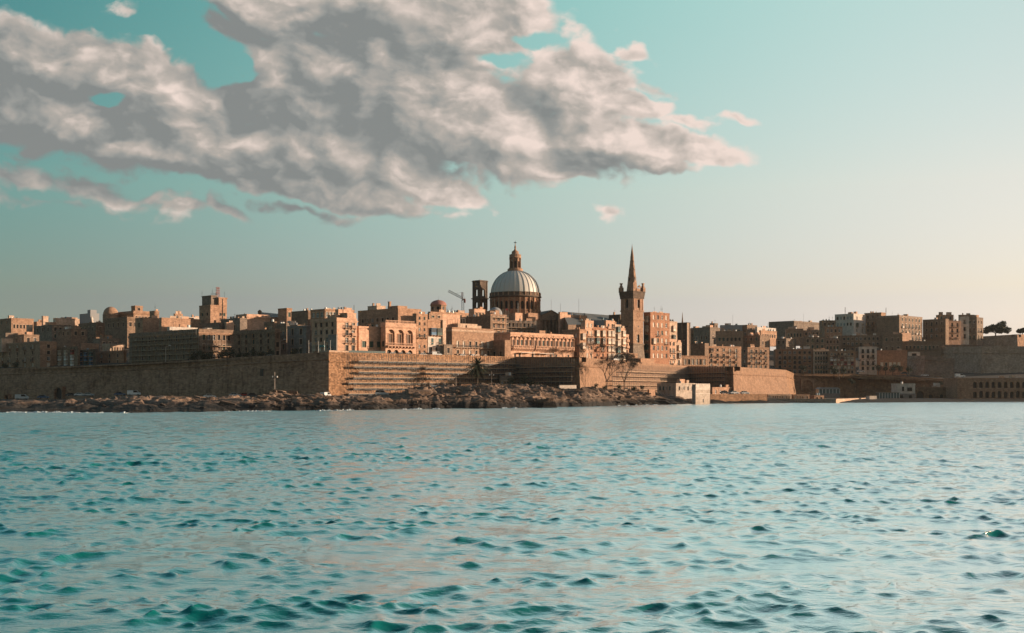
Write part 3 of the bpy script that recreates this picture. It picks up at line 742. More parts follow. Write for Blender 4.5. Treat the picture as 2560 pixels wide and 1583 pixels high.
def build_forts():
    o, s = fort('sea_wall', 'long shaded sea wall running low from the round archway to the sharp sunlit corner', [(-60, 545, 923.5), (300, 500, 911), (520, 473, 898), (822, 440, 880)], [1.6, 2.4, 3.2, 4.2], 1.5, 2.6, 'sea_wall_stone', seed=3, after=(1290, 520, 892))
    archway(o, s[0], 156, 4.6, 5.6, 1.6); archway(o, s[0], 27, 2.3, 2.8, 1.4, 'doorway')
    mb = MB(); mb.box(0, 1.6, -.55, 0, 0, 2.6); mb.box(-.2, 1.8, -.65, 0, 2.6, 2.8)
    mb.build('wall_window', 'wood_dark', o, M=Matrix.Translation(-o.location) @ s[2][0] @ Matrix.Translation((s[2][1] * .46, -.15, 11.5)))
    o, s = fort('curtain_wall', 'tall sunlit curtain wall wrapped in scaffolding behind the palm', [(822, 440, 880), (1290, 520, 892)], [3.6, 7.5], 1.5, 3.4, 'curtain_stone', seed=21, before=(520, 473, 898), after=(1448, 490, 893))
    fr, L, a, b = s[0]
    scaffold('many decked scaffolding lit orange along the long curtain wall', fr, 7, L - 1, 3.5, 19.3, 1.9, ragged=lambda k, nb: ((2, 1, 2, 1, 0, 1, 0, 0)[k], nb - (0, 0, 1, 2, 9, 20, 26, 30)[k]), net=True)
    o, s = fort('bastion', 'battered pale bastion with a leaning sunlit corner behind the bare trees', [(1290, 520, 892), (1448, 490, 893), (1720, 630, 915.5)], [7.5, 6.2, 4.5], 1.7, 3.6, ['bastion', 'bastion_pale'], seed=31, before=(822, 440, 880), after=(1833, 588, 917))
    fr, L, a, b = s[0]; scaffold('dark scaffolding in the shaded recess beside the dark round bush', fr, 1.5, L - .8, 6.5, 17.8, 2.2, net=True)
    fr, L, a, b = s[1]; scaffold('sunlit scaffolding behind the two bare trees and the white villa', fr, 30, L - 2, 4.0, 16.4, 2.3, ragged=lambda k, nb: (max(0, 6 - 3 * k), nb))
    o, s = fort('bastion', 'smooth bare sunlit bastion above the stone quay, cracked along its foot', [(1720, 630, 915.5), (1833, 588, 917), (1965, 662, 925), (1986, 700, 934)], [4.0, 2.6, 2.0, 2.0], 2.6, 3.6, ['bastion', 'bastion_pale', 'bastion'], seed=41, before=(1448, 490, 893))
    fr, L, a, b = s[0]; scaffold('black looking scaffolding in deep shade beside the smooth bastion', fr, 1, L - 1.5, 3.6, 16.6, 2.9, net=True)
    o, s = fort('retaining_wall', 'long dark retaining wall with two rough arches below the apartment blocks', [(1986, 700, 934), (2140, 705, 935), (2250, 700, 940), (2396, 690, 950)], [2, 2, 2, 2], .8, 1.2, ['bastion', 'bastion', 'rust'], seed=51)
    archway(o, s[0], 2017, 6.6, 5.0, 6.6, out=1.3); archway(o, s[1], 2151, 5.4, 6.6, 6.0, out=1.3)
    fort('bastion', 'broad upper rampart below the spreading tree, its far corner catching sun', [(2300, 905, 845), (2330, 900, 838), (2440, 915, 842), (2543, 880, 836), (2700, 960, 838)], [30, 30, 30, 30, 30], 2.0, None, ['hazed_fort_stone', 'hazed_fort_stone', 'hazed_fort_stone', 'bastion_pale'], seed=61)
    fort('bastion', 'great shaded bastion with a cordon above the two storey arcade', [(2310, 815, 868), (2455, 775, 866), (2760, 760, 866)], [14, 14, 14], 3.0, 4.4, 'hazed_fort_stone', seed=71)
    fort('bastion', 'small weathered bastion between the orange walled house and the arcade', [(2244, 772, 890), (2312, 750, 889), (2386, 745, 897)], [13, 13, 13], 2.4, 2.4, ['hazed_fort_stone', 'grey_stone'], seed=81)
build_forts()

# ---------------------------------------------------------------- the town, front rows first
def wy(px, d): return wall_Y(px) + d
def build_town():
    H = house
    # -- low town, above the shaded wall
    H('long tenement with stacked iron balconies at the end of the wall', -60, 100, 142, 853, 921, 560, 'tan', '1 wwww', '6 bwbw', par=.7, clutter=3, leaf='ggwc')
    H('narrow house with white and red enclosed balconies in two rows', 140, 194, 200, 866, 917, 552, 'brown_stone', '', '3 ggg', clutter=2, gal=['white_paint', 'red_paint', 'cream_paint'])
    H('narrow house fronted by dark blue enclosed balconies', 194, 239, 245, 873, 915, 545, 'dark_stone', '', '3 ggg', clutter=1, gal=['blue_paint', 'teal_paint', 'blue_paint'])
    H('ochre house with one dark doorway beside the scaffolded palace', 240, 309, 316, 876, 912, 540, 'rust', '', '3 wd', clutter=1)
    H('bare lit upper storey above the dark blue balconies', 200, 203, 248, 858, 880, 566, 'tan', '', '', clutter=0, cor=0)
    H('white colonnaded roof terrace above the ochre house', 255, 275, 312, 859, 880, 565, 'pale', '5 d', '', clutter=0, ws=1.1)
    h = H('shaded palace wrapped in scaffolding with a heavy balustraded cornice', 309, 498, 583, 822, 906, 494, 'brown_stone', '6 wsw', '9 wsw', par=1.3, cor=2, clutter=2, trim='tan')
    fr = h.o.matrix_basis.copy(); g = Matrix.Translation(h.o.location) @ Matrix.Rotation(R(45), 4, 'Z')
    lf = g @ Matrix.Translation((0, h.d, 0)) @ Matrix.Rotation(R(-90), 4, 'Z')
    scaffold('scaffolding with pale decks on the long face of the shaded palace', lf, 2, h.d, 0, 12.4, .25, lift=2.2, bay=3)
    scaffold('scaffolding on the short face of the shaded palace beside its trees', g, 0.4, h.w - 1, 0, 9.0, .25, lift=2.2, bay=3)
    H('baroque house with arched openings and a rounded shaded corner', 583, 687, 701, 822, 896, 476, 'brown_stone', '1 www', '5 wawa', par=.9, cor=1.5, clutter=3, sur='tan')
    H('recessed dark house with an iron balcony beside the baroque house', 690, 716, 722, 808, 884, 492, 'grey_stone', '', '2 bw', clutter=2)
    H('crumbling chapel front with patched plaster and a round topped niche', 718, 766, 776, 813, 893, 478, 'plaster_grey', '', '2 awa', par=.5, cor=1, clutter=1)
    h = H('corner house with a sunlit balconied front and a small roof tower', 779, 842, 892, 794, 878, 462, 'rose', '2 bbbd .34 .98', '4 wwwg', par=.9, cor=1.3, clutter=1, ws=1.15, leaf='ggw')
    b = MB(); b.box(h.w * .55, h.w - .1, .3, 5, h.wt, h.zt + 1.9); b.box(h.w * .5, h.w, .2, 5.1, h.zt + 1.9, h.zt + 2.1); b.build('roof_tower', 'rose', h.o)
    h = H('grey plastered annexe under the corner of the sunlit balconied house', 820, 841, 843, 836, 879, 459.5, 'plaster_grey', '', '', par=0, cor=0, clutter=0, w=.5)
    H('plain two window house between the balconied house and the arched palazzo', 892, 897, 960, 815, 876, 472, 'rose', '3 nw', '', par=.6, cor=.7, clutter=1, ws=1.6, leaf='v')
    # palazzo with three giant arches
    def palazzo(h, b, f):
        n = 3; cw = h.w * .9 / n; z1 = h.wt
        for i in range(n):
            u0 = h.w * .03 + cw * i; u1 = h.w * .03 + cw * (i + 1) if i < n - 1 else h.w
            if i == 0: u0 = 0
            uc = h.w * .03 + cw * (i + .5)
            arch_bay(b, f, u0, u1, 3.9, z1, uc, cw * .38, 3.9, z1 - 1.9 - cw * .30, 1.1, 0, 0, 12)
        for i in range(4):
            cw2 = h.w * .92 / 4; u0 = cw2 * i; u1 = cw2 * (i + 1) if i < 3 else h.w
            arch_bay(b, f, u0, u1, h.z0, 3.9, u0 + cw2 * .5, cw2 * .34, 0, 1.0, .8, 0, 1, 8)
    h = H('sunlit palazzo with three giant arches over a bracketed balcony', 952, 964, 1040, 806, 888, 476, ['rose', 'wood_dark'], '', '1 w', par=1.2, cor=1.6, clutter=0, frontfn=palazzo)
    n = 3; cw = h.w * .9 / n
    for i in range(n):
        put('window', window_mesh(1.7, 4.3, 'b', 'rose'), h.o, Matrix.Translation((h.w * .03 + cw * (i + .5), .62, 4.2)))
    b = MB(); b.box(.4, h.w * .95, -1.1, -.003, 3.6, 3.9); b.box(.4, h.w * .95, -1.1, -1.0, 4.8, 4.95)
    for i in range(26): x = .45 + i * (h.w * .95 - .6) / 25; b.box(x, x + .12, -1.08, -1.0, 3.9, 4.8)
    for i in range(9): x = .6 + i * (h.w * .95 - 1.4) / 8; b.box(x, x + .45, -.95, -.003, 2.9, 3.6)
    b.build('balcony', 'rose', h.o)
    b = MB()
    for i in range(22): x = .1 + i * (h.w * .92) / 21; b.box(x, x + .25, .0, .2, h.zt, h.zt + .75)
    b.box(.1, h.w * .95, -.02, .22, h.zt + .75, h.zt + .95); b.build('balustrade', 'rose', h.o)
    H('tall plain tower house with small scattered windows beside the arched palazzo', 1032, 1041, 1069, 784, 888, 487.8, 'honey', '2 wwwbnww', '', par=.5, cor=0, clutter=1, ws=.8, sur=None)
    b = MB(); f = lambda u, z, dp=0.0: (u, dp, z)
    h = H('house with blue and green enclosed balconies over a white lower wall', 1062, 1069, 1107, 799, 888, 492, 'honey', '2 nnnvd', '', par=.5, cor=.5, clutter=0, sur='pale')
    put('lower_wall', (lambda q: (q.box(.1, h.w - .1, -.12, -.002, -2, 7.6), q.mesh('lower_wall', 'white_wall'))[1])(MB()), h.o)
    for u, c in ((.33, 'blue_paint'), (.72, 'green_paint')): put('enclosed_balcony', gallery_mesh(2.6, 3.0, c), h.o, Matrix.Translation((h.w * u, 0, 8.2)))
    for u in (.3, .78): put('balcony_door', window_mesh(1.0, 2.6, 't', None), h.o, Matrix.Translation((h.w * u, -.4, 4.4)))
    put('balcony', balcony_mesh(2.4, 'iron', 'pale'), h.o, Matrix.Translation((h.w * .78, -.12, 4.4))); put('enclosed_balcony', gallery_mesh(2.9, 2.4, 'brown_paint'), h.o, Matrix.Translation((h.w * .36, -.12, 1.0)))
    H('set back upper house with a covered roof loggia above the blue balconies', 1069, 1073, 1106, 783, 805, 498, 'tan', '2 wn', '', par=.4, cor=0, clutter=1, roof='roof_light')
    H('tall slim house strip catching the sun beside the blue balconies', 1104, 1107, 1115, 800, 888, 497, 'pale', '', '', par=.3, cor=0, clutter=0)
    H('low shaded annexe with one small window between two palaces', 1107, 1110, 1131, 861, 890, 494, 'grey_stone', '1 w', '', par=.3, cor=0, clutter=0)
    h = H('long palace with two rows of balconied windows and a dark long balcony', 1111, 1130, 1234, 818, 893, 508, 'tan', '6 nlb', '2 nww', par=.9, cor=1.6, clutter=0, ws=1.05, leaf='gcg', sur='pale', trim='pale')
    b = MB(); b.box(h.w * .25, h.w * .72, 3, 9, h.wt, h.zt + 2.0); b.box(h.w * .45, h.w * .8, 2.6, 3.0, h.wt, h.zt + 1.3); b.build('roof_house', 'pale', h.o)
    b = MB()
    for i in range(5): x = h.w * (.22 + .06 * i); b.tube((x, 4, h.zt + 2), (x, 4, h.zt + 4.2), .05, n=4); b.tube((x, 8, h.zt + 2), (x, 8, h.zt + 4.2), .05, n=4)
    b.tube((h.w * .22, 4, h.zt + 4.2), (h.w * .46, 4, h.zt + 4.2), .05, n=4); b.tube((h.w * .22, 8, h.zt + 4.2), (h.w * .46, 8, h.zt + 4.2), .05, n=4); b.build('pergola', 'scaffold_pole', h.o)
    H('dim house between the long palace and the loggia palace, one awning', 1226, 1262, 1277, 850, 897, 520, 'tan', '', '2 nw', par=.3, cor=0, clutter=0)
    loggia()
    # -- sunlit apartments above the pale bastion
    A = dict(leaf='gcgb', sur=None, ws=.95)
    H('sunlit annexe with two stacked cream balconies at the start of the apartment row', 1405, 1449, 1466, 823, 897, 560, 'honey', '1 ggn', '3 wnw', par=.5, cor=.6, clutter=1, **A)
    H('tallest sunlit apartment house of the row with paired attic windows', 1452, 1463, 1484, 801, 898, 566, 'rose', '2 wbgwd', '', par=.4, cor=.4, clutter=2, **A)
    H('apartment house with corbelled cornice and four white box balconies', 1478, 1483, 1517, 818, 899, 570, 'rust', '2 ggbb', '', par=.6, cor=1.4, clutter=1, **A)
    H('blank grey plastered block rising behind the corbelled apartment house', 1484, 1514, 1518, 800, 830, 585, 'render_grey', '', '', par=.2, cor=0, clutter=1)
    H('sunlit apartment house with an attic gallery and four stacked white balconies', 1510, 1515, 1537, 801, 900, 578, 'rose', '2 bgggg', '', par=.4, cor=.5, clutter=1, gal=['sand_paint', 'cream_paint', 'sand_paint'], **A)
    H('sunlit apartment house with a tall shaft of five stacked balconies', 1533, 1537, 1553, 811, 901, 582, 'pale', '1 ggggg', '', par=.4, cor=.4, clutter=1, gal=['sand_paint', 'cream_paint', 'teal_paint'], **A)
    H('slim sunlit apartment house stepping down toward the spire', 1550, 1553, 1563, 820, 902, 586, 'rose', '1 gggg', '', par=.4, cor=.4, clutter=1, gal=['cream_paint'], **A)
    H('last low pink house of the sunlit row with dark stacked doorways', 1560, 1563, 1572, 836, 903, 589, 'rose', '1 bbbb', '', par=.5, cor=0, clutter=0, **A)
    H('tall sunlit apartment house with glazed balconies beside the spire', 1609, 1626, 1674, 780, 900, 600, 'rust', '4 wwmmww', '1 ggggg', par=.5, cor=.4, clutter=3, leaf='ccwg', sur=None)
    H('lower wing with wide framed windows behind the dark chapel', 1668, 1674, 1693, 803, 900, 618, 'pale', '1 gggg', '', par=.5, cor=.4, clutter=1, gal=['green_paint', 'cream_paint'])
    H('balconied corner house with a dim window wall in front of the chapel', 1641, 1669, 1690, 847, 915, 612, 'rose', '2 wbbb', '3 www', par=.8, cor=1.3, clutter=2, sur='pale', leaf='gcw')
    H('narrow pink house with tall shaded balcony recess beside the corner house', 1686, 1690, 1704, 856, 916, 620, 'pale', '1 ggb', '', par=.4, cor=.4, clutter=1)
    H('low orange wall house at the foot of the spire tower', 1567, 1572, 1594, 883, 900, 587, 'honey', '', '', par=.2, cor=0, clutter=0)
    H('orange terrace wall in front of the tall sunlit apartment house', 1598, 1602, 1636, 896, 908, 590, 'honey', '', '', par=.2, cor=0, clutter=0, d=4)
    # -- beyond the spire
    H('windowless shaded house behind the low colonnade', 1703, 1762, 1772, 858, 900, 665, 'brown_stone', '', '', par=.4, cor=0, clutter=3)
    H('low colonnaded row with lit orange openings', 1700, 1704, 1770, 889, 914, 640, 'honey', '6 d', '', par=.3, cor=.5, clutter=0, leaf='cvg', th=25)
    H('orange apartment block with long balconies and a green awning corner', 1758, 1765, 1853, 865, 920, 668, 'honey', '5 mbbb', '1 bbb', par=.6, cor=.6, clutter=4, leaf='ggcw', th=28)
    H('apartment block beside the smooth bastion with a pale ground floor', 1854, 1869, 1923, 868, 924, 690, 'tan', '4 bbbw', '1 wwww', par=.6, cor=.6, clutter=3, leaf='ggcw', th=28)
    H('reddish apartment block with white balconies between two plain wings', 1934, 1938, 2036, 873, 935, 722, 'rust', '7 wbbbb', '', par=.6, cor=.5, clutter=4, leaf='gwg', th=-8)
    H('cream painted apartment house with green balconies in the far row', 2033, 2034, 2072, 874, 936, 717, 'pale', '5 wbbbb', '', par=.6, cor=.8, clutter=2, leaf='vgv', th=6)
    H('weathered terrace with hanging box balconies and white ground floor arches', 2069, 2071, 2139, 877, 937, 714, 'tan', '7 wggwa', '', par=.7, cor=1.2, clutter=3, gal=['cream_paint', 'white_paint', 'red_paint'], leaf='wcg', th=-14)
    H('white painted house with small iron balconies and a dark tree before it', 2147, 2148, 2192, 867, 930, 722, 'white_wall', '3 bwbw', '', par=.5, cor=.4, clutter=3, leaf='ggv', th=-14, sur=None)
    H('long orange house with four tall windows above the dark hedge', 2190, 2192, 2268, 876, 922, 742, 'rust', '5 nw .1 .8', '', par=.5, cor=.5, clutter=1, leaf='cgc', th=-14)
    H('white box pavilion on the ramp above the small bastion', 2270, 2271, 2300, 880, 893, 770, 'white_wall', '1 w', '', par=.3, cor=0, clutter=0, ws=2.2, th=-14)
    H('brown walled house with two rows of three dark windows', 2204, 2206, 2256, 836, 880, 800, 'brown_stone', '3 sb', '', par=.6, cor=.6, clutter=2, th=-14)
    H('house with a blank lit gable below the green shuttered block', 2246, 2254, 2277, 832, 875, 815, 'tan', '', '1 wn', par=.5, cor=.3, clutter=2)
    H('low terrace with sunlit cornice stepping toward the rampart', 2254, 2256, 2354, 853, 878, 805, 'brown_stone', '9 b', '', par=.6, cor=1, clutter=2, th=-10)
    H('dark terrace of houses with deep iron balconies in the middle of the slope', 2098, 2099, 2206, 839, 880, 810, 'brown_stone', '9 wbb', '', par=.5, cor=.5, clutter=5, th=-14)
    H('shaded row with louvred windows behind the weathered terrace', 2060, 2062, 2101, 846, 878, 800, 'grey_stone', '4 ws', '', par=.4, cor=.4, clutter=3, th=-10)

    # -- second and third rows, west to east
    H('pillared house with a sunlit gable at the very edge of town', -20, 28, 84, 795, 830, 690, 'tan', '6 w', '3 sn', par=.5, cor=.8, clutter=3)
    H('square grey roof room beside the small drum chimney', 10, 14, 45, 832, 855, 610, 'grey_stone', '', '', par=.2, cor=0, clutter=0)
    H('low house with a bright limewashed parapet behind the tenement', -30, 4, 32, 846, 860, 585, 'pale', '', '', par=.4, cor=0, clutter=1)
    H('flat roofed brown house with a wide terrace, middle of the low slope', 33, 60, 98, 836, 862, 600, 'brown_stone', '2 w', '2 w', par=.4, cor=.3, clutter=4)
    H('dark house with a shallow pitched shadowed roof on the low slope', 84, 130, 172, 812, 850, 640, 'grey_stone', '3 ws', '3 wn', par=.4, cor=.4, clutter=3)
    H('pale roof room catching sun at the top of the low slope', 66, 70, 82, 812, 835, 655, 'pale', '', '', par=.2, cor=0, clutter=0)
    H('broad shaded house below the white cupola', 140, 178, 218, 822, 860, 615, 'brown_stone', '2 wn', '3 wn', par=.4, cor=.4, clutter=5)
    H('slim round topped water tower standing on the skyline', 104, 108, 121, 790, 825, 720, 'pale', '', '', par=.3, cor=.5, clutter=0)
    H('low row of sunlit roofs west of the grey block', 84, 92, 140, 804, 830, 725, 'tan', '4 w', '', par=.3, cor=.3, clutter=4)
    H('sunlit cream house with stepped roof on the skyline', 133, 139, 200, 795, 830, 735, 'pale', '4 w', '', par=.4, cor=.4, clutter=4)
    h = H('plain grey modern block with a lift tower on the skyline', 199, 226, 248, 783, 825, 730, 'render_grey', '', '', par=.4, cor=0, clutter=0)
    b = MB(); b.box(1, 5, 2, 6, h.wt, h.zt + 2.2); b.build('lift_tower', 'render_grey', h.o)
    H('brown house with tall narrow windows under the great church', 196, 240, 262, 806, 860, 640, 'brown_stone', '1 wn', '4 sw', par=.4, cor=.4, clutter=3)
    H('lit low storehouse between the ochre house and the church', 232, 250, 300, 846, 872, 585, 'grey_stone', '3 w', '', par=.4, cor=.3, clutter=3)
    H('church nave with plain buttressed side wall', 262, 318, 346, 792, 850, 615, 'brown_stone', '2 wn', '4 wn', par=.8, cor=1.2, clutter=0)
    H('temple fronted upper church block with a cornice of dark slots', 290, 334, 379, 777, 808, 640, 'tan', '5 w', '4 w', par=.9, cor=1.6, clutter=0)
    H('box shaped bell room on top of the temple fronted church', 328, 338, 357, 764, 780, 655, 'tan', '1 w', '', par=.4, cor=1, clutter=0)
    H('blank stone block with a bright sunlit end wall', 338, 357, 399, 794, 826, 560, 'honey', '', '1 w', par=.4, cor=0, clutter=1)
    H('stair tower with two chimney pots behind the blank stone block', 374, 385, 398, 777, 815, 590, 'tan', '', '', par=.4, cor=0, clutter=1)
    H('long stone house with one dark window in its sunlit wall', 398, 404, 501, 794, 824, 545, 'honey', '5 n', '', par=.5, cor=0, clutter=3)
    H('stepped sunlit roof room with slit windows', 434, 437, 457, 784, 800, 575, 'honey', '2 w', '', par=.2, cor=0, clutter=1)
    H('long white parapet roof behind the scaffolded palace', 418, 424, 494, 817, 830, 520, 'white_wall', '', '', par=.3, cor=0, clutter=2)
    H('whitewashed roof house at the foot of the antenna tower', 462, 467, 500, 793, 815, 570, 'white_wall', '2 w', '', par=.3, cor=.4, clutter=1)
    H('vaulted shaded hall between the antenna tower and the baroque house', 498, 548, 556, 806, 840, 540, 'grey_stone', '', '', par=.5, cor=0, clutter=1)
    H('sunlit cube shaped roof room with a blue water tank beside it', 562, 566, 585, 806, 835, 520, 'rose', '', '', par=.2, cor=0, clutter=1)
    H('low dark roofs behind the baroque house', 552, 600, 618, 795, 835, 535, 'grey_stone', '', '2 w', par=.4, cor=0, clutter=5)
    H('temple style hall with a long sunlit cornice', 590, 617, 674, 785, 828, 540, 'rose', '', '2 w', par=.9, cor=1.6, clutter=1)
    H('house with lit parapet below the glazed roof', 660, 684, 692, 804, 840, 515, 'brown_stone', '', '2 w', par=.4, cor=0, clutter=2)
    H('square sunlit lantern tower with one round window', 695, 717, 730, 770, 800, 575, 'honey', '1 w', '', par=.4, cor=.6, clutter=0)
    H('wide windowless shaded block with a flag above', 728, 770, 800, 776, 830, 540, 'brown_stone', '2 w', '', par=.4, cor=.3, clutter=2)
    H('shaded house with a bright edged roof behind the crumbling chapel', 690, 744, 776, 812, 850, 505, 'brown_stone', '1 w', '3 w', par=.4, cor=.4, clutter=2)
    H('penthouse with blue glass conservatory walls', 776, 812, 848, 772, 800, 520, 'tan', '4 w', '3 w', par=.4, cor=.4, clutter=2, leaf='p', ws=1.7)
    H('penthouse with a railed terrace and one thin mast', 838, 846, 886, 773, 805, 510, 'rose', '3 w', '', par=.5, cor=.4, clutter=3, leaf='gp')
    h = H('big shaded apartment side with a row of small windows and a sunlit blank end', 895, 995, 1053, 770, 822, 528, 'honey', '', '7 nws', par=.5, cor=0, clutter=0)
    b = MB(); b.box(.2, 1.2, 6.2, 7.2, h.wt, h.zt + 2.9); b.box(.1, 1.3, 6.1, 7.3, h.zt + 2.9, h.zt + 3.15); b.build('chimney', 'honey', h.o)
    b = MB(); b.box(1.5, 7, 2, 9, h.wt, h.zt + 1.2); b.build('roof_house', 'honey', h.o)
    H('small roof house on the skyline west of the tall chimney', 919, 942, 964, 764, 785, 560, 'pale', '', '', par=.3, cor=0, clutter=2)
    H('plain lit house front under the small red dome', 1070, 1076, 1150, 779, 812, 530, 'honey', '4 n', '', par=.4, cor=0, clutter=4)
    H('tall sunlit blank wall beside the covered roof loggia', 1100, 1104, 1150, 785, 840, 512, 'rose', '', '', par=.4, cor=0, clutter=1)
    H('wide dark gable wall behind the long palace', 1148, 1226, 1232, 789, 850, 545, 'brown_stone', '', '', par=.4, cor=0, clutter=3)
    H('sunlit roof cottage with three dark doors below the bell tower', 1172, 1186, 1213, 772, 800, 560, 'rose', '3 d', '', par=.4, cor=0, clutter=1)
    H('long lit parapet house between the red dome and the bell tower', 1112, 1122, 1180, 780, 800, 565, 'honey', '3 w', '', par=.4, cor=.4, clutter=4)
    h = H('building site block behind open scaffolding with a white site office', 1200, 1226, 1266, 785, 842, 548, 'honey', '3 www', '', par=.4, cor=0, clutter=1)
    g = Matrix.Translation(h.o.location) @ Matrix.Rotation(R(45), 4, 'Z')
    scaffold('sunlit scaffolding in front of the building site block', g, 0, h.w, -1, 11.5, .3, lift=2.6, bay=2.2, group='scaffolding in the upper town')
    h = H('dim long wing of the building site under netted scaffolding', 1262, 1264, 1340, 801, 840, 575, 'grey_stone', '7 ww', '', par=.4, cor=0, clutter=2, th=20)
    g = Matrix.Translation(h.o.location) @ Matrix.Rotation(R(20), 4, 'Z')
    scaffold('shaded scaffolding along the dim long wing below the dome', g, 0, h.w - .5, -2, 6.4, .3, lift=2.4, bay=2.4, group='scaffolding in the upper town')
    H('sunlit stone cube under the great drum', 1282, 1288, 1306, 782, 810, 580, 'rose', '', '', par=.3, cor=0, clutter=0)
    H('stone buttress block at the foot of the drum catching full sun', 1316, 1321, 1345, 782, 815, 585, 'honey', '', '', par=.3, cor=0, clutter=0)
    H('sunlit square room beside the dark pediment', 1396, 1400, 1419, 780, 830, 585, 'rose', '', '', par=.3, cor=0, clutter=0)
    H('roof terrace house with pale doors beside the long slate nave', 1412, 1419, 1447, 787, 830, 590, 'rose', '3 d', '', par=.3, cor=0, clutter=1)
    H('sunlit roof room stepping up beside the slate nave', 1446, 1450, 1468, 788, 830, 592, 'honey', '1 w', '', par=.3, cor=0, clutter=1)
    H('cluttered roof house with blue tanks in shade behind the apartment row', 1418, 1452, 1462, 802, 850, 588, 'brown_stone', '', '3 w', par=.4, cor=0, clutter=4)
    # -- far hill behind the spire
    H('shaded house on the far hill carrying a small square tower', 1733, 1775, 1800, 818, 860, 790, 'grey_stone', '2 w', '3 w', par=.5, cor=.4, clutter=1)
    H('square turret with a mast on the far hill', 1774, 1786, 1795, 808, 825, 800, 'grey_stone', '1 w', '', par=.4, cor=.6, clutter=1)
    H('long pale wall house with a row of small windows on the far hill', 1788, 1790, 1858, 828, 862, 770, 'tan', '6 w', '', par=.4, cor=.4, clutter=3, th=-8)
    H('grey mansard house with roof lights beside the tower house', 1798, 1801, 1856, 813, 840, 810, 'render_grey', '4 w', '', par=.4, cor=.4, clutter=3, th=-8)
    H('bright roofed house with sunlit cornice on the crest of the far hill', 1700, 1726, 1760, 821, 850, 800, 'rose', '3 w', '', par=.4, cor=.4, clutter=3)
    H('brown gabled house east of the mansard', 1850, 1868, 1893, 812, 850, 815, 'brown_stone', '2 w', '2 w', par=.4, cor=.4, clutter=2)
    H('white flat roofed shed catching the last sun', 1888, 1893, 1940, 818, 836, 812, 'white_wall', '4 n', '', par=.3, cor=0, clutter=2)
    H('honey coloured house with a frieze of tiny windows', 1898, 1902, 1942, 826, 850, 795, 'honey', '6 w', '', par=.3, cor=.4, clutter=1)
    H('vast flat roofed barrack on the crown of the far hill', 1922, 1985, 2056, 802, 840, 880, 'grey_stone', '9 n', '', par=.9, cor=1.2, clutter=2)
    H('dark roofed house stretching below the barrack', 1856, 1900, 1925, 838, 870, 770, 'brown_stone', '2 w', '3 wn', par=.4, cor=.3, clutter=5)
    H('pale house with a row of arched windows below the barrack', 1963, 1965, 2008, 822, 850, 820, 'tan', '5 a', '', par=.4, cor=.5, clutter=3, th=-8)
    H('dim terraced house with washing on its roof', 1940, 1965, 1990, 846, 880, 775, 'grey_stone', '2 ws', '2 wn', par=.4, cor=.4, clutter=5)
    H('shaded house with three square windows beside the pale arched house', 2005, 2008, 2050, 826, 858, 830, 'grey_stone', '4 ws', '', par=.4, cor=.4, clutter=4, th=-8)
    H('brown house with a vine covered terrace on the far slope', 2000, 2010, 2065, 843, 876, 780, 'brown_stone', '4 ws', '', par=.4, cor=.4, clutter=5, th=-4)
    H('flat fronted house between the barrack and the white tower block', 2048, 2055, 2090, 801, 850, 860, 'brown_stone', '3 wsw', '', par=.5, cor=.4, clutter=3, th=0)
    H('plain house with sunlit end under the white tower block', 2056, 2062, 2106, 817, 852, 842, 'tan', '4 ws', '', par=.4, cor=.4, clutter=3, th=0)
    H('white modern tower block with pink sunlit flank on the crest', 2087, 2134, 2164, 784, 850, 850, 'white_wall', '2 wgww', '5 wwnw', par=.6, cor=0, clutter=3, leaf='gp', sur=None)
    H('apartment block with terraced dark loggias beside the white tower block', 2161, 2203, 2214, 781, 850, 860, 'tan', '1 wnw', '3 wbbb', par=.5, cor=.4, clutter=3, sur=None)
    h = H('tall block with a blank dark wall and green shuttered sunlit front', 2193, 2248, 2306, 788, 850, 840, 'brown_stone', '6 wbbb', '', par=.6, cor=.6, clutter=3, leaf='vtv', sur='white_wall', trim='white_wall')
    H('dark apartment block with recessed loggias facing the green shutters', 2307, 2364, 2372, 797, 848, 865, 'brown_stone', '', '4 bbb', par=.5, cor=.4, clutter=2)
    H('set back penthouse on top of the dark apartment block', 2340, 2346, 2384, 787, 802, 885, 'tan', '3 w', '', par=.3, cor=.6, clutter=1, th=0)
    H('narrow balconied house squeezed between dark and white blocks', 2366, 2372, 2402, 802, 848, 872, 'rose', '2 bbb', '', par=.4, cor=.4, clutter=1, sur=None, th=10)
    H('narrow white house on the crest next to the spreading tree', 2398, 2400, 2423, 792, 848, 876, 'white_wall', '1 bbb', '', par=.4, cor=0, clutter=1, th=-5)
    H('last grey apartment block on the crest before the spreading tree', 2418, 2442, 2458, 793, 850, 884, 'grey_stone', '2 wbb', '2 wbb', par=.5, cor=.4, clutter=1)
    H('roof pavilion with a round tank on the last blocks of the crest', 2396, 2400, 2436, 787, 800, 898, 'tan', '', '', par=.3, cor=.6, clutter=1, th=0)

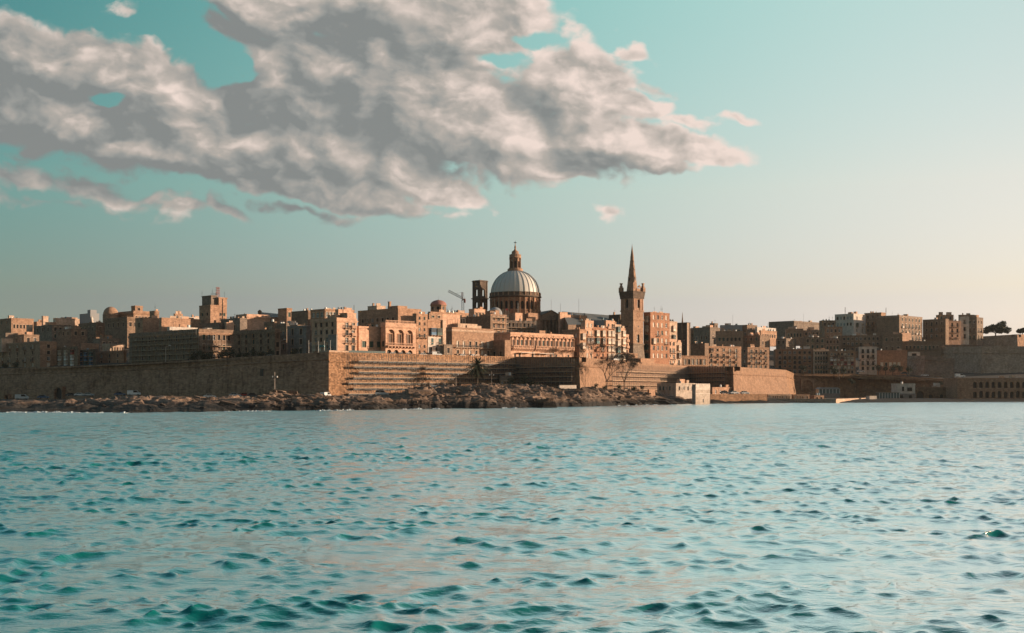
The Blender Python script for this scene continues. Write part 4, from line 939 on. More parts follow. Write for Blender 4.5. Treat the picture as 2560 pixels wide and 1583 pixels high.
def loggia():
    h = house('sunlit loggia palace with scalloped hoods over dark windows and a long balcony', 1231, 1276, 1433, 830, 899, 530, 'rose', '', '2 nw', par=.8, cor=.9, clutter=1, leaf='vvg', sur=None, trim='rose', frontfn=lambda h, b, f: facade(b, f, h.w, h.z0, h.wt, LOG(h)))
    z = 6.1
    for i, (u0, u1, a, c) in enumerate(LOG(h)):
        if a > 4: put('window', window_mesh(u1 - u0, c - a, 'bgvgg'[i % 5], None), h.o, Matrix.Translation(((u0 + u1) / 2, 0, a)))
        else: put('door', window_mesh(u1 - u0, c - a, 'g', None), h.o, Matrix.Translation(((u0 + u1) / 2, 0, a)))
    ops = [o for o in LOG(h) if o[2] > 4]
    for i, (u0, u1, a, c) in enumerate(ops):
        b = MB(); um = (u0 + u1) / 2; hw = h.w / 15 * .46; zz = c + .55
        if i in (2, 12): pts = [(um - hw, zz), (um, zz + 1.25), (um + hw, zz)]
        else: pts = [(um - hw * math.cos(math.pi * k / 8), zz + .85 * math.sin(math.pi * k / 8)) for k in range(9)]
        for (x0, z0), (x1, z1) in zip(pts, pts[1:]):
            q = [(x0, z0), (x1, z1), (x1, z1 + .3), (x0, z0 + .3)]
            b.prism(q, -.62, -.003)
        b.box(um - hw, um - hw + .22, -.3, -.003, a, zz - .003); b.box(um + hw - .22, um + hw, -.3, -.003, a, zz - .003)
        b.build('window_hood', 'rose', h.o)
    for x0, x1 in ((.02, .335), (.365, .665), (.695, .99)):
        x0, x1 = x0 * h.w, x1 * h.w; b = MB()
        b.box(x0, x1, -1.3, -.003, 5.0, 5.3); b.box(x0, x1, -1.3, -1.15, 6.15, 6.35); n = int((x1 - x0) / .42)
        for i in range(n + 1): x = x0 + (x1 - x0 - .14) * i / n; b.box(x, x + .14, -1.27, -1.15, 5.3, 6.15)
        for i in range(6): x = x0 + (x1 - x0 - .3) * i / 5; b.box(x, x + .3, -1.34, -1.14, 5.3, 6.5)
        n = int((x1 - x0) / 1.05)
        for i in range(n + 1):
            x = x0 + .1 + (x1 - x0 - .5) * i / n
            b.prism([(x, 5.0), (x + .34, 5.0), (x + .34, 4.0), (x, 4.0)], -.55, -.003); b.box(x, x + .34, -1.15, -.55, 4.5, 5.0)
        b.build('balcony', 'rose', h.o)
    for u in (.345, .675, .985):
        b = MB(); b.tube((h.w * u, -.12, 0), (h.w * u, -.12, h.wt), .11, n=6); b.build('drainpipe', 'wood_dark', h.o)
    b = MB(); b.box(h.w * .1, h.w * .3, -3, -.01, 3.05, 3.15); b.box(h.w * .38, h.w * .6, -3.2, -.01, 2.9, 3.0)
    for u in (.1, .3, .38, .49, .6): b.tube((h.w * u, -2.9, 0), (h.w * u, -2.9, 2.95), .06, n=4)
    b.build('awning', 'white_paint', h.o)
def LOG(h):
    ops = []
    for i in range(15):
        u = h.w * (.045 + .065 * i + (.012 if i > 4 else 0) + (.012 if i > 9 else 0)); ops.append((u - .62, u + .62, 5.7, 8.9))
    for u in (.07, .14, .34, .63, .72, .92): ops.append((h.w * u - .6, h.w * u + .6, .3, 2.8))
    return ops
build_town()
# ---------------------------------------------------------------- landmarks
def px2m(p, Y): return p / F * Y
def build_dome():
    Y = 600.0; c = at(1288, 970, Y); o = thing('domed_church', 'great ribbed lead dome on a windowed drum with a tall lantern and cross', 'church', (c.x, Y, zrow(786, Y)))
    zb = zrow(786, Y); z = lambda py: zrow(py, Y) - zb; r = lambda p: px2m(p, Y)
    N = 28; Rd = r(61); b = MB(); a0 = R(-90) - R(12.857 / 2) * .35
    z0, z1 = -6.0, z(747)
    for i in range(N):                                        # drum: one bay per window
        t0 = a0 + 2 * math.pi * i / N; t1 = t0 + 2 * math.pi / N; wd = 2 * Rd * math.sin(math.pi / N)
        p0 = Vector((Rd * math.cos(t0), Rd * math.sin(t0), 0)); p1 = Vector((Rd * math.cos(t1), Rd * math.sin(t1), 0)); u = (p1 - p0).normalized(); nn = Vector((u.y, -u.x, 0))
        f = lambda x, zz, dp=0.0, p0=p0, u=u, nn=nn: tuple(p0 + u * x - nn * dp + Vector((0, 0, zz)))
        arch_bay(b, f, 0, wd, z0, z1, wd / 2, wd * .29, z(776), z(760), .7, 0, 1, 6)
    b.build('drum', ['rust', 'glass'], o)
    for i in range(N):
        t0 = a0 + 2 * math.pi * i / N; b = MB(); M = Matrix.Rotation(t0, 4, 'Z')
        b.box(Rd - .1, Rd + .45, -.3, .3, -4, z1 - .002, 0, M); b.box(Rd - .1, Rd + .6, -.42, .42, z1 - 1.2, z1 - .5, 0, M); b.box(Rd - .1, Rd + .7, -.45, .45, z(780), z(776.5), 0, M)
        b.build('pilaster', 'tan', o)
    b = MB(); b.lathe([(Rd + .1, z1 - .01), (r(66), z(744.5)), (r(66), z(742.6)), (r(63.5), z(742)), (r(62.5), z(735.5)), (r(63.5), z(735)), (r(63.5), z(733.5)), (r(60), z(733))], 56); b.build('cornice', 'dark_stone', o)
    for i in range(N):
        b = MB(); M = Matrix.Rotation(a0 + 2 * math.pi * i / N, 4, 'Z'); b.box(r(62), r(64.3), -.28, .28, z(742), z(733.2), 0, M); b.build('attic_pier', 'tan', o)
    prof = [(r(60.2) * math.cos(t) ** .96, z(735) + (z(676) - z(735)) * math.sin(t)) for t in np.linspace(0, R(74), 16)]
    b = MB(); b.lathe(prof, 56, cap=False); b.build('dome', 'lead', o, True)
    rb = MB()
    for (q0, h0), (q1, h1) in zip(prof, prof[1:]):
        w0, w1 = .05 + .16 * q0 / prof[0][0], .05 + .16 * q1 / prof[0][0]; e = .26
        A = [(q0 + e, -w0, h0), (q0 + e, w0, h0), (q1 + e, w1, h1 + .06), (q1 + e, -w1, h1 + .06)]
        rb.face(A); rb.face([(q0 - .1, -w0, h0), (q0 + e, -w0, h0), (q1 + e, -w1, h1 + .06), (q1 - .1, -w1, h1)]); rb.face([(q0 + e, w0, h0), (q0 - .1, w0, h0), (q1 - .1, w1, h1), (q1 + e, w1, h1 + .06)])
    me = rb.mesh('rib', 'lead')
    for i in range(N): put('rib', me, o, Matrix.Rotation(a0 + 2 * math.pi * i / N, 4, 'Z'))
    # lantern
    b = MB(); b.lathe([(r(19), z(682)), (r(19.5), z(673.5)), (r(17), z(673)), (r(17), z(671))], 20); b.build('lantern_base', 'tan', o)
    L = MB(); n = 8; Rl = r(13.2)
    for i in range(n):
        t0 = 2 * math.pi * (i + .5) / n; t1 = t0 + 2 * math.pi / n; p0 = Vector((Rl * math.cos(t0), Rl * math.sin(t0), 0)); p1 = Vector((Rl * math.cos(t1), Rl * math.sin(t1), 0)); u = (p1 - p0).normalized(); nn = Vector((u.y, -u.x, 0)); wd = (p1 - p0).length
        f = lambda x, zz, dp=0.0, p0=p0, u=u, nn=nn: tuple(p0 + u * x - nn * dp + Vector((0, 0, zz)))
        arch_bay(L, f, 0, wd, z(672), z(646), wd / 2, wd * .22, z(670), z(656), .5, 0, 1, 6)
    lo = L.build('lantern', ['tan', 'glass'], o)
    for i in range(n):
        t0 = 2 * math.pi * (i + .5) / n; b = MB(); b.lathe([(.34, z(671)), (.28, z(650)), (.4, z(649)), (.4, z(646))], 6, c=(Rl * 1.06 * math.cos(t0), Rl * 1.06 * math.sin(t0))); b.build('column', 'tan', lo)
    b = MB(); b.lathe([(r(13.5), z(646)), (r(15), z(645)), (r(14.4), z(640)), (r(15), z(639)), (r(14.6), z(637)), (r(10.5), z(636.6)), (r(8.5), z(633)), (r(8.8), z(631.4)), (r(8.4), z(629)), (r(5), z(627)), (r(2.4), z(624)), (r(1.8), z(621)), (r(2.5), z(618.5)), (r(1.9), z(616)), (r(.9), z(613)), (r(.7), z(606))], 16); b.build('lantern_cap', 'tan', o)
    b = MB(); b.tube((0, 0, z(613)), (0, 0, z(602.5)), .13, n=5); b.box(-r(3.4), r(3.4), -.12, .12, z(607.6), z(606)); b.build('cross', 'iron', o)
    # side cupola and nave block
    c2 = at(1238, 970, 585) - at(1288, 970, Y); b = MB(); q = px2m(17.5, 585); zz = zrow(786, 585) - zb; hh = px2m(18, 585)
    b.lathe([(q, zz - 4), (q, zz)] + [(q * math.cos(t), zz + hh * math.sin(t)) for t in np.linspace(0.05, R(88), 9)], 24, c=(c2.x, 585 - Y)); b.build('side_dome', 'render_grey', o, True)
    b = MB(); M = Matrix.Rotation(R(45), 4, 'Z'); b.box(-13, 13, -13, 13, -12, -.6, 0, M); b.build('nave', 'honey', o)

def square_tower(name, label, px, Y, half, zb):
    c = at(px, 970, Y); return thing(name, label, 'tower', (c.x, Y, zb), R(45))
def build_bell_tower():
    Y = 612.0; zb = zrow(800, Y); z = lambda py: zrow(py, Y) - zb
    s = px2m(36.5, Y) / math.sqrt(2) / 1.0
    o = square_tower('bell_tower', 'dark open bell tower with two tiers of arches beside the great dome', 1200, Y, s, zb)
    h = s / 2
    for k, (za, zt, zs, zo) in enumerate(((z(775), z(748.5), z(759.5), z(770)), (z(746), z(705), z(727.5), z(741)))):
        b = MB()
        for q in range(4):
            M = Matrix.Rotation(R(90) * q, 4, 'Z')
            f = lambda x, zz, dp=0.0, M=M: tuple(M @ Vector((x - h, -h + dp, zz)))
            arch_bay(b, f, 0, s, za - (8 if k == 0 else 0), zt, s / 2, s * .17, zo, zs, .9, 0, None, 8)
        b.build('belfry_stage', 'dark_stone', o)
        b = MB()
        for q in range(4):
            M = Matrix.Rotation(R(90) * q, 4, 'Z')
            for x in (-h - .02, h - .62): b.box(x, x + .64, -h - .22, -h + .1, za, zt - .01, 0, M)
            b.box(-s * .26, s * .26, -h - .14, -h - .003, zs + s * .2, zs + s * .26, 0, M)
        b.build('pilaster', 'dark_stone', o)
    b = MB(); e = .55
    b.box(-h - e, h + e, -h - e, h + e, z(748.5), z(746)); b.build('cornice', 'dark_stone', o)
    b = MB(); b.box(-h - .4, h + .4, -h - .4, h + .4, z(705), z(703.6)); b.box(-h - .1, h + .1, -h - .1, h + .1, z(703.6), z(701.8)); b.tube((0, 0, z(702)), (0, 0, z(697)), .05, n=4); b.build('roof', 'dark_stone', o)

def build_spire():
    Y = 594.0; s = 7.9; c = at(1583, 970, Y); zb = zrow(897, Y)
    o = thing('church_spire', 'tall stone bell tower with a slender octagonal spire, corner pinnacles and a round clock', 'tower', (c.x, Y, zb), R(45))
    z = lambda py: zrow(py, Y) - zb; W = s
    def stage(name, z0, z1, ops_f, m='tan', e=0.0):
        b = MB()
        for q in range(4):
            M = Matrix.Translation((W / 2, W / 2, 0)) @ Matrix.Rotation(R(90) * q, 4, 'Z')
            f = lambda x, zz, dp=0.0, M=M: tuple(M @ Vector((x - W / 2 - e, -W / 2 - e + dp, zz)))
            w = W + 2 * e
            for op in [ops_f(w)]:
                if op[0] == 'arch': arch_bay(b, f, 0, w, z0, z1, w / 2, op[1], op[2], op[3], .6, 0, 1)
                else: facade(b, f, w, z0, z1, op[1], .6)
        return b.build(name, [m, 'glass'], o)
    b = MB(); q = 1.1                                               # battered plinth
    p0 = [(-q, -q), (W + q, -q), (W + q, W + q), (-q, W + q)]; p1 = [(0, 0), (W, 0), (W, W), (0, W)]
    for i in range(4):
        j = (i + 1) % 4; b.face([(*p0[i], -6), (*p0[j], -6), (*p1[j], z(859)), (*p1[i], z(859))])
    b.build('plinth', 'grey_stone', o)
    lo = stage('lower_stage', z(859), z(800), lambda w: ('arch', .95, z(856), z(840)))
    ck = stage('clock_stage', z(798), z(777), lambda w: ('sq', []))
    be = stage('belfry', z(775), z(746), lambda w: ('arch', .95, z(769), z(752)))
    def band(name, za, zt, e, m='tan'):
        b = MB(); b.box(-e, W + e, -e, W + e, za, zt); b.box(-e * .5, W + e * .5, -e * .5, W + e * .5, za - .35, za - .002); b.build(name, m, o)
    band('string_course', z(800), z(798), .42); band('string_course', z(777), z(775), .35); band('string_course', z(861), z(859), .5, 'grey_stone')
    b = MB(); b.box(-.35, W + .35, -.35, W + .35, z(746), z(740)); b.box(-.48, W + .48, -.48, W + .48, z(740), z(736)); b.box(-.6, W + .6, -.6, W + .6, z(736), z(730)); b.box(-.8, W + .8, -.8, W + .8, z(730), z(727.5)); b.build('cornice', 'dark_stone', o)
    for q in range(4):
        M = Matrix.Translation((W / 2, W / 2, 0)) @ Matrix.Rotation(R(90) * q, 4, 'Z')
        b = MB()
        for u in (-W * .47, -W * .33, -W * .21, W * .15, W * .27, W * .41): b.box(u, u + W * .06, -W / 2 - .3, -W / 2 - .003, z(775), z(746) - .01, 0, M)
        b.build('pilaster', 'rose', be)
        b = MB(); t = 12
        for i in range(t):
            a0, a1 = 2 * math.pi * i / t, 2 * math.pi * (i + 1) / t; rr, r2 = 1.05, .85
            pts = [(rr * math.cos(a0), rr * math.sin(a0)), (rr * math.cos(a1), rr * math.sin(a1)), (r2 * math.cos(a1), r2 * math.sin(a1)), (r2 * math.cos(a0), r2 * math.sin(a0))]
            b.face([M @ Vector((x, -W / 2 - .14, y + z(787.5))) for x, y in pts]); b.face([M @ Vector((x, -W / 2 - .14 if k < 2 else -W / 2, y + z(787.5))) for k, (x, y) in enumerate([pts[0], pts[1], pts[1], pts[0]])][::1])
        b.build('clock_ring', 'rust', ck)
        b = MB(); b.face([M @ Vector((.42 * math.cos(a), -W / 2 - .02, .42 * math.sin(a) + z(816))) for a in np.linspace(0, 2 * math.pi, 11)[:-1]]); b.build('oculus', 'glass', lo)
        # corner pinnacle
        b = MB(); x, y = -W / 2 - .1, -W / 2 - .1
        b.box(x - .7, x + 1.1, y - .7, y + 1.1, z(727.5), z(717), 0, M); b.box(x - .35, x + .75, y - .35, y + .75, z(717), z(712.5), 0, M); b.box(x - .15, x + .55, y - .15, y + .55, z(712.5), z(709), 0, M); b.box(x - .35, x + .75, y - .35, y + .75, z(709), z(706), 0, M)
        b.build('pinnacle', 'tan', o)
        b = MB(); b.box(-1.5, 1.5, -W / 2 - .15, -W / 2 + .35, z(727.5), z(720), 0, M); b.prism([(-1.5, z(720)), (1.5, z(720)), (0, z(714))], -W / 2 - .1, -W / 2 + .3); 
        bb = MB()
        for fv, fc in ((b.v, b.f),): pass
        b.build('parapet', 'tan', o) if q == 0 else None
    sp = MB(); r0 = px2m(14.6, Y); za, zt = z(727.4), z(608.5); prof = []
    for t in (0, .1, .44, .46, .47, .70, .72, .985): prof.append((r0 * (1 - t) + (.12 if t in (.46, .72) else 0) + .03, za + (zt - za) * t))
    sp.lathe(prof, 8, a0=R(22.5), c=(W / 2, W / 2)); sp.tube((W / 2, W / 2, zt - 1), (W / 2, W / 2, z(606)), .12, .05, 5); spo = sp.build('spire', 'tan', o)
    for k in range(4):
        for t, hh in ((.22, 2.2), (.44, 1.4), (.62, .9)):
            M = Matrix.Translation((W / 2, W / 2, 0)) @ Matrix.Rotation(R(90 * k), 4, 'Z'); b = MB(); rr = r0 * (1 - t) * .93; zz = za + (zt - za) * t; w = rr * .26
            b.box(-w, w, -rr - .1, -rr + .6, zz, zz + hh, 0, M)
            b.face([M @ Vector((-w * .6, -rr - .12, zz + .2)), M @ Vector((w * .6, -rr - .12, zz + .2)), M @ Vector((w * .6, -rr - .12, zz + hh * .8)), M @ Vector((-w * .6, -rr - .12, zz + hh * .8))], 1)
            b.build('lucarne', ['tan', 'glass'], spo)
    # nave: long slate roof and a dark pedimented front
    Yn = 596.0; n = thing('church_nave', 'dark pedimented church with a long sloping slate roof and columned front', 'church', at(1378, 840, Yn), R(20)); zb2 = zrow(840, Yn); zz = lambda p, Yy=Yn: zrow(p, Yy) - zb2
    w2 = px2m(43, Yn) / math.cos(R(20)); he, ha = zz(799), zz(777)
    b = MB()
    b.face([(-w2, 0, -6), (-w2 * .62, 0, -6), (-w2 * .62, 0, he), (-w2, 0, he)]); b.face([(w2 * .25, 0, -6), (w2, 0, -6), (w2, 0, he), (w2 * .25, 0, he)]); b.face([(-w2 * .62, 2.5, -6), (w2 * .25, 2.5, -6), (w2 * .25, 2.5, he), (-w2 * .62, 2.5, he)])
    b.face([(w2, 0, -6), (w2, 44, -6), (w2, 44, he), (w2, 0, he)]); b.face([(-w2, 44, -6), (-w2, 0, -6), (-w2, 0, he), (-w2, 44, he)]); b.face([(-w2, 0, he), (w2, 0, he), (0, 0, ha)]); b.build('wall', 'brown_stone', n)
    b = MB(); b.face([(-w2 - .7, -.7, he - .2), (0, -.7, ha + .35), (0, 45, ha + .35), (-w2 - .7, 45, he - .2)]); b.face([(0, -.7, ha + .35), (w2 + .7, -.7, he - .2), (w2 + .7, 45, he - .2), (0, 45, ha + .35)]); b.build('roof', 'slate', n)
    for x in (-.86, -.6, -.36, -.1, .14, .34):
        b = MB(); b.lathe([(.75, -2), (.7, 0), (.58, he - 1), (.75, he - .8), (.75, he - .4)], 10, c=(w2 * x, .4)); b.build('column', 'tan', n)
    b = MB(); b.box(-w2 - .5, w2 + .5, -.6, 1.2, he - .4, he + .25); b.build('entablature', 'brown_stone', n)
    A, B, C2, D = at(1405, 779, 600), at(1532, 789, 632), at(1552, 812, 606), at(1420, 812, 572)
    q = thing('slate_roof', 'long dark slate roofed hall running toward the spire tower', 'church', (D.x, D.y, D.z - 12), 0); b = MB(); L = Vector((D.x, D.y, D.z - 12)); pts = [p - L for p in (A, B, C2, D)]
    b.face([pts[3], pts[2], pts[1], pts[0]]); b.build('roof', 'slate', q)
    b = MB(); b.face([Vector((pts[3].x, pts[3].y, -4)), Vector((pts[2].x, pts[2].y, -4)), pts[2], pts[3]]); b.face([Vector((pts[2].x, pts[2].y, -4)), Vector((pts[1].x, pts[1].y, -4)), pts[1], pts[2]]); b.face([Vector((pts[0].x, pts[0].y, -4)), Vector((pts[3].x, pts[3].y, -4)), pts[3], pts[0]]); b.build('wall', 'brown_stone', q)
    h = house('dark roofed transept with a tiny lit dormer just west of the spire tower', 1522, 1550, 1556, 786, 830, 612, 'dark_stone', '', '', par=.3, cor=0, clutter=1, roof='slate', name='transept', cat='church')

def build_chapel():
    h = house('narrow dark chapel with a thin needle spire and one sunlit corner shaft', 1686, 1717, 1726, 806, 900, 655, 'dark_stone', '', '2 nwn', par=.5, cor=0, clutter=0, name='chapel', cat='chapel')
    b = MB(); z = h.zt
    for (x, y, ht, r) in ((.2, 2.8, zrow(779, 650) - zrow(806, 655), .62),):
        b.lathe([(r, -2), (r, z - 1.2), (r * 1.3, z - 1.1), (r * 1.2, z - .3), (r * .75, z), (r * .45, z + ht * .45), (.06, z + ht)], 8, c=(x - .4, y))
    b.build('needle_spire', 'brown_stone', h.o)
    b = MB(); b.box(h.w * .0 - .3, .9, -.55, -.003, -2, z - .3); b.build('corner_shaft', 'pale', h.o)

def build_small_dome():
    Y = 552.0; c = at(1096, 779, Y); o = thing('small_dome', 'small red dome on an eight sided drum', 'dome', c); r = px2m(20.5, Y); zt = px2m(14, Y); b = MB()
    b.lathe([(r, -4), (r, zt), (r * 1.08, zt), (r * 1.08, zt + .35)], 8, a0=R(22.5)); dr = b.build('drum', 'tan', o)
    for i in range(8):
        M = Matrix.Rotation(R(45 * i), 4, 'Z'); k = r * math.cos(R(22.5)); b = MB(); b.face([M @ Vector((k + .02, .62 * math.cos(a), 1.35 + .75 * math.sin(a))) for a in np.linspace(0, 2 * math.pi, 13)[:-1]]); b.build('oculus', 'glass', o)
    b = MB(); hh = px2m(13, Y); b.lathe([(r * 1.0 * math.cos(t), zt + .3 + hh * math.sin(t)) for t in np.linspace(0, R(76), 9)], 32); b.build('dome', 'red_dome', o, True)
    b = MB(); q = r * .27; b.lathe([(q, zt + hh * .95), (q * 1.05, zt + hh * 1.05), (.05, zt + hh * 1.22)], 12); b.tube((0, 0, zt + hh), (0, 0, zt + hh + 2.4), .04, n=4); b.build('cap', 'roof_grey', o)
    Y = 648.0; c = at(277, 795, Y); o = thing('shallow_dome', 'shallow brown dome on a low ring drum above the great church', 'dome', c); r = px2m(18.5, Y); b = MB()
    b.lathe([(r * 1.05, -5), (r * 1.05, px2m(7, Y)), (r * 1.1, px2m(7.3, Y)), (r, px2m(8.5, Y))], 28); b.build('drum', 'tan', o)
    b = MB(); hh = px2m(20, Y); b.lathe([(r * math.cos(t), px2m(8, Y) + hh * math.sin(t)) for t in np.linspace(0, R(89), 10)], 28); b.build('dome', 'tan', o, True)
    Y = 668.0; c = at(229, 812, Y); o = thing('cupola', 'little white church cupola with scrolled buttresses above red tiles', 'church', c); b = MB(); u = px2m(1, Y)
    b.lathe([(4 * u, 0), (3.6 * u, 12 * u), (4.3 * u, 12.5 * u), (4.2 * u, 14 * u), (3.4 * u, 17 * u), (1.4 * u, 20 * u), (.4 * u, 22 * u), (.2 * u, 26 * u)], 10); b.build('lantern', 'white_wall', o)
    for k in range(4):
        b = MB(); M = Matrix.Rotation(R(45 + 90 * k), 4, 'Z'); b.face([M @ Vector(p) for p in ((3.4 * u, -.2, 0), (11 * u, -.2, 0), (6 * u, -.2, 4 * u), (3.6 * u, -.2, 11 * u))]); b.face([M @ Vector(p) for p in ((11 * u, -.2, 0), (11 * u, .2, 0), (6 * u, .2, 4 * u), (6 * u, -.2, 4 * u))]); b.face([M @ Vector(p) for p in ((6 * u, -.2, 4 * u), (6 * u, .2, 4 * u), (3.6 * u, .2, 11 * u), (3.6 * u, -.2, 11 * u))]); b.build('buttress', 'white_wall', o)
    b = MB(); b.lathe([(15 * u, -4 * u), (13.5 * u, 0), (4 * u, 4 * u)], 8); b.build('roof', 'red_dome', o)

def build_antenna_tower():
    h = house('square stone telegraph tower with a stepped top crowded with antennas', 498, 526, 567, 762, 806, 556, 'honey', '2 nww .5 .95', '2 nwn', par=.4, cor=.5, clutter=0, name='antenna_tower', cat='tower', sur=None)
    z = h.zt; q = px2m(24, 556)
    b = MB(); b.box(1.2, h.w - 4.4, 1.4, h.d - .5, z - .5, z + q * .95); b.box(1.0, h.w - 4.3, 1.2, h.d - .3, z + q * .95, z + q * 1.02); b.build('upper_block', 'grey_stone', h.o)
    b = MB(); b.box(h.w - 4.3, h.w + .05, -.06, 5, z - .9, z + q * .72); b.box(h.w - 4.6, h.w + .3, -.3, 5.2, z + q * .72, z + q * .83); b.build('corner_turret', 'honey', h.o)
    b = MB(); b.tube((h.w - 2.3, -.15, 0), (h.w - 2.3, -.15, z + 3), .14, n=5); b.build('drainpipe', 'wood_dark', h.o)
    zz = z + q
    for x, y, ht in ((.6, h.d - 1.5, 2.6), (3.0, 3.2, 3.4), (4.6, 2.4, 1.8), (h.w - .6, 1, 2.2), (6.0, 4, 1.2)):
        b = MB(); b.tube((x, y, zz - 1), (x, y, zz + ht), .06, .03, 5)
        for k in range(3): b.tube((x - .5, y, zz + ht * .5 + k * .3), (x + .5, y, zz + ht * .5 + k * .3), .02, n=3)
        b.build('antenna', 'iron', h.o)
    b = MB(); x, y = h.w - 3.6, 2.0; t = .75; zb, zt = z + q * .8, z + q * 1.95
    for dx in (-t, t):
        for dy in (-t, t): b.tube((x + dx, y + dy, zb), (x + dx * .6, y + dy * .6, zt), .06, n=4)
    for k in range(7):
        f0, f1 = k / 7, (k + 1) / 7; s0, s1 = 1 - .4 * f0, 1 - .4 * f1
        for a, c2 in (((-1, -1), (1, -1)), ((1, -1), (1, 1)), ((1, 1), (-1, 1)), ((-1, 1), (-1, -1))):
            b.tube((x + a[0] * t * s0, y + a[1] * t * s0, zb + (zt - zb) * f0), (x + c2[0] * t * s1, y + c2[1] * t * s1, zb + (zt - zb) * f1), .035, n=3); b.tube((x + a[0] * t * s0, y + a[1] * t * s0, zb + (zt - zb) * f0), (x + c2[0] * t * s0, y + c2[1] * t * s0, zb + (zt - zb) * f0), .035, n=3)
    for k in (.45, .7, .9): b.tube((x - 1.1, y, zb + (zt - zb) * k), (x + 1.1, y, zb + (zt - zb) * k), .14, n=6)
    b.build('lattice_mast', 'crane_red', h.o)
    b = MB()
    for i in range(9): xx = 1.0 + i * (h.w - 5.4) / 8; b.tube((xx, 1.25, zz), (xx, 1.25, zz + 1.1), .04, n=3)
    b.tube((1, 1.25, zz + 1.1), (h.w - 4.4, 1.25, zz + 1.1), .04, n=3); b.tube((1, 1.25, zz + .6), (h.w - 4.4, 1.25, zz + .6), .03, n=3); b.build('railing', 'iron', h.o)

def build_crane():
    Y = 660.0; c = at(1157, 800, Y); o = thing('tower_crane', 'tower crane with its jib raised, standing between the red dome and bell tower', 'crane', c); z = lambda py: zrow(py, Y) - c.z; x = lambda px: px2m(px - 1157, Y)
    def lattice(b, p, q, w, n):
        p, q = Vector(p), Vector(q); d = q - p; s = Vector((0, 1, 0)) * w; u = d.normalized().cross(Vector((0, 1, 0))) * w
        cs = [s * a + u * e for a, e in ((-1, -1), (1, -1), (1, 1), (-1, 1))]
        for k in cs: b.tube(p + k, q + k, .11, n=4)
        for i in range(n):
            A, B = p + d * (i / n), p + d * ((i + 1) / n)
            for j in range(4): b.tube(A + cs[j], B + cs[(j + 1) % 4], .07, n=3)
    b = MB(); lattice(b, (0, 0, -2), (0, 0, z(750)), .65, 14); b.build('mast', 'crane_grey', o)
    b = MB(); lattice(b, (x(1157), 0, z(746)), (x(1121), 0, z(727.5)), .55, 16); b.build('jib', 'crane_grey', o)
    b = MB(); lattice(b, (x(1155), 0, z(746)), (x(1156), 0, z(731)), .4, 6); b.build('apex', 'crane_red', o)
    b = MB(); b.box(x(1155), x(1163.5), -.9, .9, z(750), z(747)); b.box(x(1160), x(1164), -1, 1, z(757), z(749)); b.build('counterweight', 'crane_red', o)
    b = MB(); b.box(x(1155.5), x(1158.5), -1.6, .3, z(751.5), z(746.5)); b.build('cab', 'crane_grey', o)
    b = MB(); b.tube((x(1156), 0, z(731)), (x(1136), 0, z(735)), .05, n=3); b.tube((x(1156), 0, z(731)), (x(1162), 0, z(747)), .05, n=3); b.build('tie_bar', 'iron', o)

def build_glass_roof():
    Y = 585.0; o = thing('glazed_hall', 'long pitched greyish roof of a market hall with a small finial', 'hall', at(640, 800, Y), 0); b = MB(); z0 = zrow(800, Y); z = lambda p: zrow(p, Y) - z0
    w = px2m(88, Y); b.prism([(0, -3), (w, -3), (w, z(793)), (0, z(793))], 0, 12); b.build('wall', 'tan', o)
    b = MB(); b.face([(-.3, -.3, z(793)), (w, -.3, z(795)), (w - 1, 6, z(786)), (1.5, 6, z(779))]); b.face([(w, 12.3, z(795)), (-.3, 12.3, z(793)), (1.5, 6, z(779)), (w - 1, 6, z(786))]); b.face([(-.3, 12.3, z(793)), (-.3, -.3, z(793)), (1.5, 6, z(779))]); b.face([(w, -.3, z(795)), (w, 12.3, z(795)), (w - 1, 6, z(786))]); b.build('roof', 'roof_grey', o)
    for i in range(12):
        t = (i + .5) / 12; b = MB(); A = Vector((-.3 + (w + .3) * t, -.36, z(793 + 2 * t) + .06)); B = Vector((1.5 + (w - 2.5) * t, 6, z(779 + 7 * t) + .1)); b.tube(A, B, .09, n=4); b.build('roof_bar', 'steel', o)
    b = MB(); b.box(0, 1.6, 4, 6, z(790), z(776)); b.lathe([(.5, z(776)), (.7, z(775)), (.2, z(773))], 8, c=(.8, 5)); b.build('finial', 'dark_stone', o)
for f in (build_dome, build_bell_tower, build_spire, build_chapel, build_small_dome, build_antenna_tower, build_crane, build_glass_roof): f()
